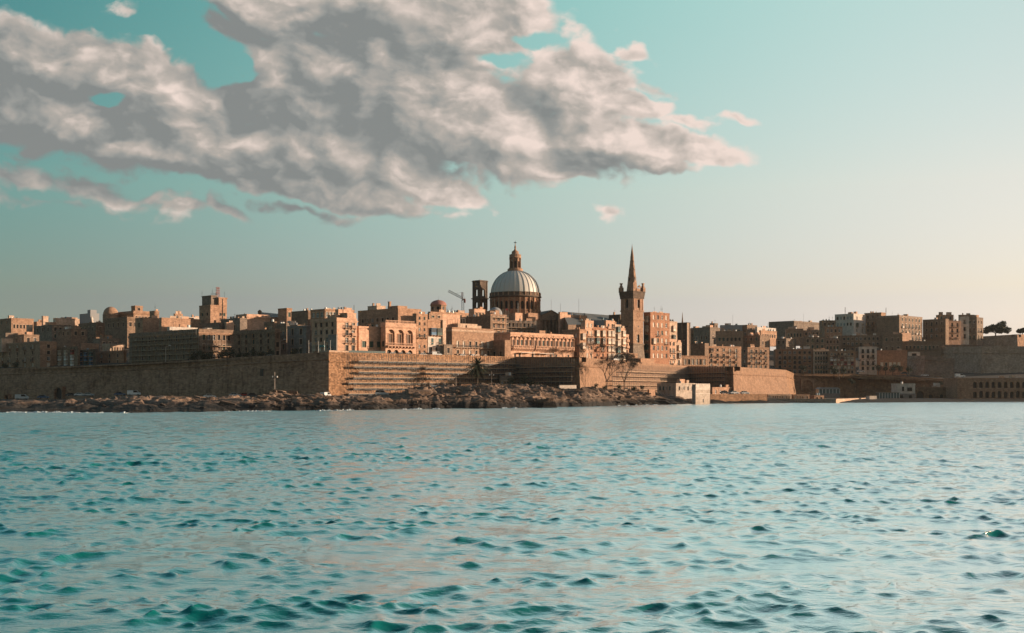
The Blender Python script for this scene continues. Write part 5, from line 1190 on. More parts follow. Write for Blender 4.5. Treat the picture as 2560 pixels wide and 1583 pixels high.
# ---------------------------------------------------------------- waterfront buildings
def build_waterfront():
    H = house
    def arcade(h, b, f):
        bay = px2m(15.6, 625); u0 = px2m(2446 - 2393, 625); z = lambda p: zrow(p, 625) - h.zb
        mid = z(973.5)
        b.face([f(0, h.z0), f(u0 - bay * 1.6, h.z0), f(u0 - bay * 1.6, h.wt), f(0, h.wt)])
        n = int((h.w - u0) / bay)
        for i in range(-1, n):
            a = u0 + bay * i - (bay * .6 if i < 0 else 0); e = u0 + bay * (i + 1) if i < n - 1 else h.w; c = u0 + bay * (i + .5)
            arch_bay(b, f, a, e, mid, h.wt, c, bay * .31, z(970), z(959.5), 1.4, 0, 1)
            arch_bay(b, f, a, e, h.z0, mid, c, bay * .31, z(995), z(984 if i % 3 else 982), 1.4, 0, 1)
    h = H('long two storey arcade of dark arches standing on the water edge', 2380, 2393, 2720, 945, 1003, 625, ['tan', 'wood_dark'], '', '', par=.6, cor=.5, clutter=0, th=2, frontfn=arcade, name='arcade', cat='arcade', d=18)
    for u in (6, 12, 21, 30): roof_item(h, h.rnd)
    b = MB(); b.box(0, h.w, -.16, -.003, zrow(974.4, 625) - h.zb, zrow(972.8, 625) - h.zb); b.build('string_course', 'tan', h.o)
    def niches(h, b, f):
        es = [0, h.w * .22, h.w * .5, h.w * .75, h.w]; hs = (1.9, 1.0, 1.0, 1.3)
        for i in range(4): arch_bay(b, f, es[i], es[i + 1], h.z0, h.wt, (es[i] + es[i + 1]) / 2, hs[i], .4, 1.4 + hs[i] * .8, 1.2, 0, 1)
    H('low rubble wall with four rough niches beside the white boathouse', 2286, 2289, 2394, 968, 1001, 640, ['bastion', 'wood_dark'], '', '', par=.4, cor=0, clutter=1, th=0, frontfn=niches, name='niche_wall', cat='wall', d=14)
    H('white boathouse with a flat roof terrace and a wide window', 2240, 2242, 2288, 959, 985, 628, 'white_wall', '4 n', '', par=.5, cor=.6, clutter=1, th=0, d=9, name='boathouse', cat='boathouse')
    h = H('grey lower storey of the boathouse with a broad shuttered opening', 2238, 2240, 2290, 984, 1003, 627, 'plaster_grey', '2 w', '', par=0, cor=0, clutter=0, th=0, d=9, ws=1.3, sur=None, name='boat_store', cat='boathouse')
    h2 = bpy.data.objects.get('boathouse')
    for u, w, hh in ((.34, 1.1, 2.3), (.70, 2.6, 1.9)): put('window', window_mesh(w, hh, 'g', None), h2, Matrix.Translation((9.6 * u, -.27, 1.5)))
    o = thing('glass_terrace', 'glazed cafe terrace with white posts beside the boathouse', 'pavilion', at(2198, 1001, 624)); W = px2m(51, 624); hz = px2m(20, 624); b = MB()
    b.box(-.3, W, -.3, 6.3, hz - .25, hz); b.build('roof', 'roof_grey', o)
    b = MB(); b.box(.1, W - .1, .1, 6, 1.0, hz - .26); b.build('glazing', 'glass_pale', o)
    b = MB(); b.box(0, W, 0, 6.1, -2, 1.0); b.build('base_wall', 'plaster_grey', o)
    for i in range(8): b = MB(); x = i * (W - .2) / 7; b.box(x, x + .18, -.08, .098, 1.0, hz - .26); b.build('post', 'white_paint', o)
    o = thing('balustrade', 'white balustrade with square piers on the water edge', 'balustrade', at(2205, 1004, 618)); W = px2m(92, 618); b = MB(); b.box(0, W, 0, .25, -1, .25); b.box(0, W, .03, .22, .85, 1.0)
    for i in range(60): x = W * i / 60; b.box(x, x + .1, .07, .18, .25, .85)
    b.build('rail', 'concrete_pale', o)
    for i in range(7): b = MB(); x = i * (W - .4) / 6; b.box(x, x + .4, -.1, .35, -1, 1.5); b.build('pier', 'white_wall', o)
    H('stone quay with a dark long side and a sunlit pale end', 1905, 2090, 2196, 997.5, 1008, 556, 'pale', '', '', par=.35, cor=0, clutter=0, th=62, name='quay', cat='quay', drop=3, roof='pavement')
    H('row of yellow bathing huts with dark doors on the quay', 1918, 1921, 1979, 986, 999, 590, 'pale', '9 d', '', par=.2, cor=.3, clutter=0, th=12, d=4, ws=.9, name='bathing_hut', cat='hut')
    H('second row of bathing huts with shadowed openings toward the pavilion', 1981, 1983, 2024, 986, 998, 594, 'tan', '6 d', '', par=.2, cor=.3, clutter=0, th=12, d=4, ws=.9, name='bathing_hut', cat='hut')
    H('small ochre kiosk at the landward end of the quay', 2030, 2036, 2060, 989, 999, 598, 'honey', '2 d', '', par=.2, cor=.2, clutter=1, th=20, d=4, ws=.8, name='kiosk', cat='kiosk')
    H('white painted cabin on the sunlit quay end', 2172, 2174, 2192, 990, 998, 600, 'white_wall', '', '', par=.15, cor=0, clutter=0, th=20, d=3, name='cabin', cat='cabin')
    o = thing('glass_pavilion', 'white framed glass pavilion with a gabled roof above the quay', 'pavilion', at(2047, 985, 640)); W = px2m(53, 640); hz = px2m(12, 640)
    b = MB(); b.box(.15, W - .15, .15, 7, .3, hz - .1); b.build('glazing', 'glass_pale', o)
    for i in range(7): b = MB(); x = i * (W - .25) / 6; b.box(x, x + .25, -.02, .14, -3, hz); b.build('post', 'white_paint', o)
    b = MB(); b.prism([(-.3, hz), (W + .3, hz), (W - 1.2, hz + .9), (1.2, hz + .9)], -.3, 7.3); b.build('roof', 'render_grey', o)
    b = MB(); b.box(0, W, -.03, 7.1, -3.5, .3); b.build('base_wall', 'plaster_grey', o)
    H('pale villa with a shaded side wall behind the square pillar', 1643, 1690, 1739, 958, 1000, 532, 'villa_wall', '4 wn', '5 wn', par=.5, cor=.4, clutter=3, ws=.9, leaf='gtw', sur=None, name='villa', cat='villa')
    h = H('bright white villa wing with a scalloped wall on the rocks', 1730, 1739, 1775, 961, 1007, 521, 'villa_wall', '', '', par=0, cor=0, clutter=0, name='villa', cat='villa')
    b = MB(); n = 7
    for i in range(n):
        u0, u1 = h.w * i / n, h.w * (i + 1) / n; pts = [(u0, h.zt - 2.4), (u1, h.zt - 2.4)] + [((u0 + u1) / 2 + (u1 - u0) / 2 * math.cos(a), h.zt - .02 + .4 * math.sin(a)) for a in np.linspace(0, math.pi, 7)]
        b.prism(pts, -.06, .3)
    b.box(-.05, h.w + .05, -.1, -.003, h.zt - 4.2, h.zt - 3.9); b.build('parapet', 'white_wall', h.o)
    b = MB(); b.box(h.w * .5, h.w * .56, -.1, .05, 0, 1.6); b.build('door', 'wood_dark', h.o)
    H('crumbling square orange pillar block on the slanting rocks', 1619, 1623, 1638, 974, 999, 516, 'honey', '', '', par=.25, cor=0, clutter=0, name='pillar_block', cat='ruin')
    H('low orange storehouse with square windows behind the bright villa', 1775, 1781, 1831, 968, 990, 575, 'honey', '4 w', '', par=.3, cor=.2, clutter=1, ws=.9, sur=None, leaf='gp', name='storehouse', cat='storehouse')
    H('rough stone sea wall on the rocks below the parked cars', 1768, 1776, 1918, 986, 1010, 541, 'bastion', '', '', par=0, cor=0, clutter=0, th=30, name='stone_embankment', cat='wall', roof='pavement', drop=3)
    H('blank white wall panel standing on the rocks like a hoarding', 1396, 1399, 1441, 963, 973, 478, 'white_wall', '', '', par=.1, cor=0, clutter=0, th=30, d=.8, drop=2, name='wall_panel', cat='wall')
    H('little stone hut with one dark doorway under the white wall panel', 1407, 1412, 1437, 974, 996, 466, 'tan', '1 d', '', par=.2, cor=0, clutter=0, th=30, d=5, sur=None, name='stone_hut', cat='hut')
    H('low orange wall on the rocks near the palm', 1150, 1153, 1179, 960, 969, 480, 'honey', '', '', par=.15, cor=0, clutter=0, th=30, d=2, drop=3, name='low_wall', cat='wall')
    H('low broken wall between the parked truck and the palm', 1100, 1104, 1141, 954, 964, 486, 'honey', '', '', par=.15, cor=0, clutter=0, th=35, d=2, drop=4, name='low_wall', cat='wall')
    H('beach shelter with dark openings at the foot of the shaded scaffolding', 1246, 1250, 1282, 939, 962, 505, 'grey_stone', '4 nw', '', par=.2, cor=0, clutter=1, th=10, d=4, name='beach_shelter', cat='shelter')
    H('terrace restaurant with a long glass front on the wall top', 868, 872, 964, 876, 892, 458, 'glass_pale', '', '', par=.25, cor=0, clutter=0, th=42, d=5, name='glass_terrace', cat='pavilion')
    H('limewashed terrace parapet on the sharp sunlit corner of the wall', 812, 823, 872, 876, 884, 445, 'pale', '', '', par=.2, cor=0, clutter=0, th=45, d=6, name='terrace_parapet', cat='wall')
    for i, (px, top) in enumerate(((772, 852), (796, 853), (811, 852), (826, 852))):
        lab = ['thin white flagpole near the crumbling chapel', 'thin white flagpole at one edge of the teal canopy', 'thin white flagpole at the inner edge of the teal canopy', 'thin white flagpole by the grey plastered annexe'][i]
        p = at(px, 880, 452); o = thing('flagpole', lab, 'flagpole', p, 0, 'flagpoles on the corner terrace'); b = MB(); b.tube((0, 0, -1), (0, 0, zrow(top, 452) - p.z), .07, .04, 6); b.lathe([(.1, zrow(top, 452) - p.z), (.02, zrow(top, 452) - p.z + .15)], 6); b.build('pole', 'white_paint', o)
    p = at(797, 871, 454); o = thing('canopy', 'small teal canopy on the corner terrace', 'canopy', p); b = MB(); W = px2m(14, 454); b.prism([(0, .5), (W, .5), (W - .3, 1.2), (.3, 1.2)], 0, 2); b.build('cloth', 'cloth_teal', o)
    b = MB(); [b.tube((x, y, -2), (x, y, .5), .05, n=4) for x in (.1, W - .1) for y in (.1, 1.9)]; b.build('frame', 'steel', o)
    # slender masts on the roofs
    for px, top, base, Y, lab in ((1378, 749, 800, 590, 'thin mast rising in front of the dark pediment'), (1401, 758, 795, 592, 'thin short mast beside the sunlit square room'), (1447, 747, 800, 592, 'tall thin mast over the long slate roof'), (1295, 757, 800, 583, 'pale flagstaff in front of the drum windows'), (1264, 770, 800, 575, 'short staff with a small red flag before the drum'), (1832, 787, 820, 800, 'hair thin aerial mast on the far hill mansard'), (2009, 784, 810, 870, 'hair thin aerial mast over the barrack'), (2113, 768, 790, 845, 'stout ribbed aerial on the white tower block'), (2215, 769, 790, 850, 'stout aerial on the terraced block with loggias'), (885, 763, 790, 512, 'black flue pipe on the railed penthouse')):
        p = at(px, base, Y); o = thing('mast', lab, 'mast', p); b = MB(); t = zrow(top, Y) - p.z; r = .16 if 'stout' in lab or 'flue' in lab else .07; b.tube((0, 0, -2), (0, 0, t), r, r * .7, 6); b.build('pole', 'white_paint' if 'pale' in lab else 'iron', o)
        b = MB()
        if 'red flag' in lab: b.face([(0, 0, t - 1.1), (1.3, .2, t - 1.2), (1.3, .2, t - .4), (0, 0, t - .2)]); b.build('flag', 'red_paint', o)
        elif 'stout' in lab:
            for k in range(6): b.tube((-.45, 0, t * .5 + k * t * .08), (.45, 0, t * .5 + k * t * .08), .06, n=4)
            b.build('aerial', 'iron', o)
build_waterfront()

# ---------------------------------------------------------------- vehicles
def car_kind(kind, colour):
    o = bpy.data.objects.new('parked_car', None); COL.objects.link(o)
    L, W = (4.3, 1.75) if kind != 'van' else (5.0, 1.9)
    if kind == 'car': low = [(-2.15, .35), (2.15, .35), (2.2, .6), (2.05, .85), (.95, .98), (-1.75, 1.0), (-2.1, .9), (-2.2, .6)]; cab = [(1.0, .97), (.35, 1.45), (-1.0, 1.48), (-1.75, .99)]
    elif kind == 'suv': low = [(-2.4, .45), (2.35, .45), (2.45, .75), (2.3, 1.05), (1.15, 1.15), (-2.3, 1.15), (-2.45, .75)]; cab = [(1.2, 1.14), (.6, 1.78), (-2.15, 1.82), (-2.38, 1.14)]
    else: low = [(-2.5, .4), (2.45, .4), (2.5, .8), (2.35, 1.1), (1.75, 1.2), (-2.5, 1.2)]; cab = [(1.8, 1.19), (1.1, 1.95), (-2.4, 2.0), (-2.5, 1.19)]
    b = MB(); b.prism(low, -W / 2, W / 2); b.build('body', colour, o)
    b = MB(); w = W * .44; b.prism(cab, -w, w); top = max(z for x, z in cab); b.build('cabin', 'glass', o)
    b = MB(); xs = [x for x, z in cab if z > top - .1]; b.box(min(xs) - .05, max(xs) + .05, -w - .02, w + .02, top - .03, top + .05)
    for x in (cab[0][0] - .0, min(xs) * .35, cab[-1][0] + .12):
        x2 = max(min(x, max(xs)), min(xs))
        for s in (-1, 1): b.tube((x, s * (w + .01), cab[0][1]), (x2, s * (w - .0), top), .05, n=4)
    if kind != 'car': b.box(cab[-1][0] + .02, min(xs) + (1.0 if kind == 'suv' else 2.2), -w - .025, w + .025, cab[0][1], cab[0][1] + (.12 if kind == 'suv' else top - cab[0][1] - .04))
    b.build('roof', colour, o)
    for x in (-L * .31, L * .31):
        for s in (-1, 1):
            b = MB(); b.tube((x, s * (W / 2 - .2), .34), (x, s * (W / 2 + .02), .34), .34, n=14); wh = b.build('wheel', 'tyre', o); b = MB(); b.tube((x, s * (W / 2 + .01), .34), (x, s * (W / 2 + .04), .34), .2, n=10); b.build('rim', 'steel', wh)
    for s in (-1, 1): b = MB(); b.box(L / 2 - .08, L / 2 + .03, s * .62 - .18, s * .62 + .18, .66, .8); b.build('headlight', 'glass_pale', o)
    return o
def build_cars():
    cars = [  # px, base row, depth, heading, kind, colour, label
        (955, 989.5, 425, 8, 'suv', 'car_silver', 'silver four wheel drive parked on the rocks before the scaffolding'),
        (814, 995, 428, 70, 'van', 'car_white', 'white van end on by the foot of the sharp wall corner'),
        (524, 995.5, 440, 25, 'car', 'car_white', 'white hatchback half behind the orange boulders'),
        (587, 992.5, 446, 15, 'car', 'car_silver', 'silver saloon under the lamp post on the shaded road'),
        (632, 993, 440, 20, 'car', 'car_dark', 'black car at the foot of the shaded wall'),
        (612, 992, 448, 20, 'car', 'car_red', 'dark red car between the silver and black ones'),
        (335, 989, 470, 10, 'van', 'car_white', 'white van where the rocks begin below the shaded wall'),
        (178, 991, 500, 5, 'car', 'car_dark', 'dark car just past the round archway'), (200, 990.5, 500, 5, 'car', 'car_white', 'white car in the row past the archway'), (222, 990.5, 500, 5, 'car', 'car_silver', 'silver car in the row past the archway'), (300, 989.5, 485, 5, 'car', 'car_blue', 'blue car in the row short of the rocks'),
        (108, 997, 480, 8, 'car', 'car_blue', 'blue car between the doorway and the round archway'), (55, 999, 475, 8, 'van', 'car_silver', 'silver van by the small doorway in the wall'),
        (1068, 976.5, 458, 10, 'van', 'car_dark', 'dark van on the rocks beside the parked truck'), (1093, 977, 452, 12, 'van', 'car_white', 'white van nosing out behind the rock crest'),
        (980, 890.5, 470, 45, 'car', 'car_silver', 'silver car under the arches of the palazzo'), (1001, 891, 475, 45, 'car', 'car_dark', 'dark car before the middle ground arch of the palazzo'), (1020, 891.5, 480, 45, 'car', 'car_white', 'white car before the last ground arch of the palazzo'), (1057, 891.5, 486, 40, 'car', 'car_white', 'white car in front of the plain tower house'), (1090, 892, 492, 40, 'van', 'car_silver', 'pale van in front of the blue balconies'),
        (1155, 894, 505, 45, 'car', 'car_silver', 'silver car at the foot of the long palace'), (1182, 895, 508, 45, 'car', 'car_white', 'white car at the foot of the long palace by the palm'), (1212, 896, 512, 45, 'car', 'car_dark', 'dark car at the end of the long palace'),
        (1538, 902, 558, 45, 'car', 'car_white', 'white car under the sunlit apartment row'), (478, 906, 488, 10, 'car', 'car_dark', 'dark car half hidden behind the wall by the scaffolded palace'), (676, 897, 466, 10, 'car', 'car_white', 'white car on the wall top near the tall lamp'),
        (1836, 985.5, 556, 20, 'car', 'car_white', 'white car on the embankment before the smooth bastion'), (1862, 985.8, 566, 20, 'car', 'car_silver', 'silver car on the embankment beside the white one'), (1812, 985, 550, 20, 'car', 'car_dark', 'dark car on the embankment next to the storehouse'),
        (2152, 931, 712, -5, 'car', 'car_white', 'white car on the high road under the white house'), (2312, 941, 706, -5, 'car', 'car_white', 'white car on the high road under the small bastion'), (2400, 944, 640, 5, 'van', 'car_white', 'white van parked on the arcade roof road'), (2262, 936, 706, -5, 'car', 'car_dark', 'dark car on the high road by the hedge')]
    proto = {}
    for px, r, Y, hd, kind, c, lab in cars:
        k = (kind, c)
        if k not in proto: o = proto[k] = car_kind(kind, c)
        else: o = copy_thing(proto[k])
        o.location = at(px, r, Y); o.rotation_euler = (0, 0, R(hd)); o.name = 'parked_van' if kind == 'van' else 'parked_car'
        tag(o, lab, 'van' if kind == 'van' else 'car', 'parked cars along the shore and walls')
build_cars()

# ---------------------------------------------------------------- lamps
def build_lamps():
    def lamp(px, base, top, Y, lab, double):
        p = at(px, base, Y); o = thing('street_lamp', lab, 'street lamp', p, 0, 'street lamps along the shore'); h = zrow(top, Y) - p.z
        b = MB(); b.tube((0, 0, -2), (0, 0, h), .11, .06, 8); b.lathe([(.2, -1), (.2, .6), (.12, .7)], 8); b.build('pole', 'concrete_pale', o)
        if double:
            for s in (-1, 1):
                a = MB(); a.tube((0, 0, h * .74), (s * .75, 0, h * .77), .04, n=5); arm = a.build('arm', 'concrete_pale', o)
                a = MB(); a.lathe([(.1, h * .70), (.2, h * .73), (.2, h * .78), (.06, h * .8)], 8, c=(s * .8, 0)); a.build('lamp_head', 'white_paint', arm)
        else:
            a = MB(); pts = [(1.6 * math.sin(t) * .9, 0, h + 1.0 * (1 - math.cos(t)) * .6) for t in np.linspace(0, 1.5, 6)]
            for q, w in zip(pts, pts[1:]): a.tube(q, w, .05, n=5)
            arm = a.build('arm', 'concrete_pale', o); e = pts[-1]; a = MB(); a.box(e[0] - .1, e[0] + .75, -.16, .16, e[2] - .1, e[2] + .08); a.build('lamp_head', 'white_paint', arm)
    lamp(700, 897, 852, 462, 'tall lamp with a bent arm before the baroque house', False); lamp(414, 908, 867, 492, 'pale lamp post before the scaffolded palace', False)
    lamp(687, 979, 930, 424, 'twin headed lamp on the orange rocks below the shaded wall', True); lamp(1140, 971, 925, 470, 'twin headed lamp by the low broken wall near the palm', True); lamp(1229, 966, 928, 484, 'twin headed lamp beside the beach shelter', True)
build_lamps()

# ---------------------------------------------------------------- trees and plants
def leaf_crown(name, lumps, n, size, m, parent, seed, flat=.8):
    """many small leaf clumps spread through lumps (x, y, z, rx, rz); gaps between the lumps show what is behind"""
    rnd = np.random.default_rng(seed); b = MB(); tot = sum(l[3] ** 2 for l in lumps)
    for x, y, z, rx, rz in lumps:
        for i in range(int(n * rx ** 2 / tot)):
            d = rnd.normal(size=3); d /= np.linalg.norm(d); rr = rnd.random() ** .45
            c = np.array([x + d[0] * rx * rr, y + d[1] * rx * rr, z + d[2] * rz * rr])
            u = rnd.normal(size=3); u /= np.linalg.norm(u); v = np.cross(u, rnd.normal(size=3)); v /= np.linalg.norm(v); s = size * rnd.uniform(.5, 1.3)
            b.face([c - u * s, c + v * s * flat * .6, c + u * s, c - v * s * flat * .6])
    return b.build(name, m, parent)
def trunk(name, paths, m, parent):
    b = MB()
    for pts in paths:
        for (p, r0), (q, r1) in zip(pts, pts[1:]): b.tube(p, q, r0, r1, 6)
    return b.build(name, m, parent)
def round_tree(h, r, seed, m='leaf_dark', n=420):
    rnd = random.Random(seed); o = bpy.data.objects.new('round_tree', None); COL.objects.link(o)
    trunk('trunk', [[((0, 0, -1.5), .2), ((.05, 0, h - r), .14), ((.1, 0, h - r * .4), .06)]] + [[((.05, 0, h - r * 1.1), .08), ((rnd.uniform(-.6, .6) * r, rnd.uniform(-.6, .6) * r, h - r * .2), .03)] for _ in range(4)], 'bark', o)
    lumps = [(rnd.uniform(-.45, .45) * r, rnd.uniform(-.45, .45) * r, h - r + rnd.uniform(-.35, .5) * r, r * rnd.uniform(.45, .7), r * rnd.uniform(.4, .6)) for _ in range(8)]
    leaf_crown('crown', lumps, n, .28, m, o, seed); return o
def bare_tree(h, spread, seed, depth=5, m='twig'):
    rnd = random.Random(seed); o = bpy.data.objects.new('bare_tree', None); COL.objects.link(o); b = MB(); t = MB()
    def grow(p, d, L, r, k):
        q = p + d * L; (b if k >= depth - 1 else t).tube(p, q, r, r * .68, 5 if k >= depth - 1 else 3)
        if k == 0:
            for _ in range(3):
                e = (d + Vector((rnd.uniform(-1, 1), rnd.uniform(-1, 1), rnd.uniform(-.3, .8)))).normalized(); c = q + e * L * rnd.uniform(.7, 1.4); w = e.orthogonal().normalized() * .03; t.face([q - w, q + w, c + w * .4, c - w * .4])
            return
        for i in range(rnd.choice((2, 3, 3)) if k < depth else 4):
            a = rnd.uniform(0, 6.28); s = rnd.uniform(.45, .85) * spread; e = (d + Vector((math.cos(a) * s, math.sin(a) * s, rnd.uniform(.0, .35)))).normalized(); grow(q, e, L * rnd.uniform(.62, .82), r * .6, k - 1)
    grow(Vector((0, 0, -1)), Vector((rnd.uniform(-.1, .1), 0, 1)), h * .36 + 1, h * .028, depth)
    b.build('trunk', 'bark', o); t.build('crown', m, o); return o
def build_plants():
    protos = [round_tree(4.2, 2.0, 3), round_tree(3.6, 1.7, 8, n=340), round_tree(4.8, 2.5, 21, n=560)]; used = set()
    def setp(k, px, r, Y, lab, grp, s=1.0, name=None, cat='tree', pr=protos, rot=None):
        o = pr[k] if (id(pr), k) not in used else copy_thing(pr[k]); used.add((id(pr), k))
        o.location = at(px, r, Y); o.rotation_euler = (0, 0, rot if rot is not None else (px * .7) % 6.28); o.scale = (s, s, s)
        if name: o.name = name
        tag(o, lab, cat, grp)
    G = 'clipped trees along the wall top'
    for k, px, r, Y, s, lab in ((2, 487, 905, 486, 1.0, 'dark clipped tree first in line before the scaffolded palace'), (2, 507, 904, 484, 1.1, 'dark clipped tree beneath the corner of the scaffolded palace'), (0, 525, 903, 482, .9, 'small clipped tree just past the scaffolded corner'), (2, 556, 901, 480, 1.1, 'broad clipped tree under the short scaffolded face'), (2, 576, 900, 478, 1.1, 'broad clipped tree at the end of the scaffolded face'), (1, 597, 900, 476, 1.0, 'little clipped tree at the start of the baroque house'), (1, 616, 899, 474, .95, 'little clipped tree below the arched opening of the baroque house'), (0, 634, 899, 472, 1.0, 'clipped tree in the middle of the baroque house'), (1, 652, 898, 470, 1.0, 'low clipped tree nearer the tall lamp'), (2, 674, 898, 468, .9, 'wide clipped tree next to the tall bent lamp'), (2, 735, 895, 462, .9, 'dense round bush against the crumbling chapel'), (0, 40, 925, 545, .9, 'dark tree at the foot of the long tenement'), (1, 12, 925, 548, 1.0, 'dark tree at the edge of the photo on the wall top')):
        setp(k, px, r, Y, lab, G, s)
    setp(0, 2008, 934, 700, 'conical dark tree before the reddish apartment block', 'trees on the high road', 1.2); setp(2, 1308, 964, 488, 'big dark round bush in the shaded recess', 'bushes under the walls', 1.0, 'bush', 'bush'); setp(1, 1328, 965, 490, 'smaller dark bush beside the big round one', 'bushes under the walls', .8, 'bush', 'bush')
    setp(0, 1278, 966, 487, 'dark bush by the corner of the beach shelter', 'bushes under the walls', .9, 'bush', 'bush')
    for i, (px, r, Y, s, lab) in enumerate(((1205, 969, 476, .55, 'low scrub patch just beyond the palm'), (1222, 968, 478, .6, 'low scrub patch at the foot of the shelter lamp'), (1490, 974, 476, .6, 'scrub on the rocks below the pale bastion corner'), (1512, 977, 474, .65, 'scrub around the first large bare tree'), (1548, 979, 484, .7, 'scrub beneath the second large bare tree'), (1585, 980, 492, .7, 'scrub between the bare trees and the pillar block'), (1605, 978, 505, .6, 'scrub next to the orange pillar block'), (1345, 966, 484, .5, 'scrub on the crest near the white wall panel'))):
        setp(i % 2, px, r, Y, lab, 'scrub on the rocks', s, 'scrub', 'shrub')
    hedge = [(2196, 932, 716, 1.2, 'hedge clump at the start of the long orange house'), (2214, 932, 716, 1.3, 'hedge clump under the first tall window'), (2232, 933, 716, 1.3, 'hedge clump under the middle tall windows'), (2250, 934, 716, 1.2, 'hedge clump at the end of the long orange house'), (2272, 935, 718, 1.4, 'dark clump against the flank of the small bastion'), (2085, 938, 700, 1.3, 'dark garden tree over the second arch of the retaining wall'), (2108, 940, 700, 1.2, 'dark garden tree sprawling past the terrace corner'), (2352, 966, 680, .9, 'green clump hanging over the rubble wall'), (2130, 962, 690, .9, 'green clump on the bank below the terrace')]
    for i, (px, r, Y, s, lab) in enumerate(hedge): setp(i % 3, px, r, Y, lab, 'hedge and garden trees on the high road', s, 'garden_tree')
    bare = [bare_tree(9.5, .95, 5, 7, 'bark'), bare_tree(5.0, .8, 12, 5), bare_tree(5.4, .9, 31, 5)]
    B = 'bare trees below the sunlit apartments'
    for k, px, r, Y, s, lab in ((0, 1517, 975, 486, .95, 'large bare tree leaning before the lit bastion'), (0, 1560, 978, 494, 1.05, 'large bare tree with a straight dark trunk'), (1, 1458, 900, 548, 1.0, 'small bare tree at the sunlit annexe'), (2, 1476, 901, 550, 1.0, 'small bare tree under the tallest apartment house'), (1, 1497, 901, 553, .95, 'small bare tree under the corbelled apartment house'), (2, 1509, 902, 556, .95, 'small bare tree at the joint of two apartment houses'), (2, 1530, 903, 562, .95, 'small bare tree under the stacked white balconies'), (1, 1550, 904, 568, 1.0, 'small bare tree under the shaft of five balconies'), (1, 2170, 936, 708, 1.4, 'bare tree before the white painted house'), (2, 2098, 944, 690, 1.6, 'spreading bare tree on the retaining wall')):
        setp(k, px, r, Y, lab, B, s, None, 'tree', bare)
    # spreading tree on the crest
    Y = 900.0; o = thing('spreading_tree', 'wide dark umbrella shaped tree alone on the skyline', 'tree', at(2488, 838, Y)); u = px2m(1, Y)
    trunk('trunk', [[((0, 0, -3), .5), ((.4, 0, 6 * u), .4), ((1.5, 0, 14 * u), .25)], [((.2, 0, 4 * u), .3), ((-16 * u, 0, 14 * u), .12)], [((.2, 0, 4 * u), .3), ((18 * u, 0, 17 * u), .12)]], 'bark', o)
    lp = [(-25, 12, 10, 6), (-15, 15, 13, 8), (-5, 16, 14, 10), (6, 16, 14, 11), (14, 25, 12, 10), (21, 18, 14, 11), (29, 13, 9, 7), (20, 30, 8, 6), (-20, 8, 8, 5), (8, 10, 12, 7), (29, 8, 7, 5), (-2, 22, 9, 6)]
    leaf_crown('crown', [(x * u, (i % 3 - 1) * 2.5, z * u, r * u, q * u) for i, (x, z, r, q) in enumerate(lp)], 5200, .6, 'leaf_dark', o, 4)
    o = thing('spreading_tree', 'second dark tree cut by the frame edge on the rampart', 'tree', at(2556, 838, Y)); trunk('trunk', [[((0, 0, -3), .4), ((0, 0, 10 * u), .2)]], 'bark', o)
    leaf_crown('crown', [(x * u, 0, z * u, r * u, q * u) for x, z, r, q in ((-6, 10, 9, 6), (4, 12, 10, 7), (14, 11, 10, 7))], 1600, .6, 'leaf_dark', o, 9)
    # palm
    Y = 474.0; p = at(1193, 968, Y); o = thing('palm_tree', 'single palm with a full round head in front of the scaffolding', 'palm', p); h = zrow(914, Y) - p.z; rnd = random.Random(4)
    trunk('trunk', [[((0, 0, -1), .34), ((.1, 0, h * .5), .26), ((0, 0, h), .3)]], 'bark', o)
    for i in range(64):
        a = i * 2.4; e = R(rnd.uniform(-55, 80)); L = rnd.uniform(4.2, 5.4); b = MB(); pts = []
        for t in np.linspace(0, 1, 7):
            dz = math.sin(e) * L * t - 1.5 * t * t * (1.2 if e > 0 else .6); rr = math.cos(e) * L * t; pts.append(Vector((math.cos(a) * rr, math.sin(a) * rr, h + dz)))
        s = Vector((-math.sin(a), math.cos(a), 0))
        for q, w in zip(pts, pts[1:]):
            b.tube(q, w, .035, .025, 3); d = (w - q)
            for k in range(4):
                c = q + d * (k / 4); 
                for sg in (-1, 1): b.face([c, c + d * .25, c + d * 1.3 + s * sg * .6 - Vector((0, 0, .25))])
        b.build('frond', 'palm_leaf', o)
build_plants()

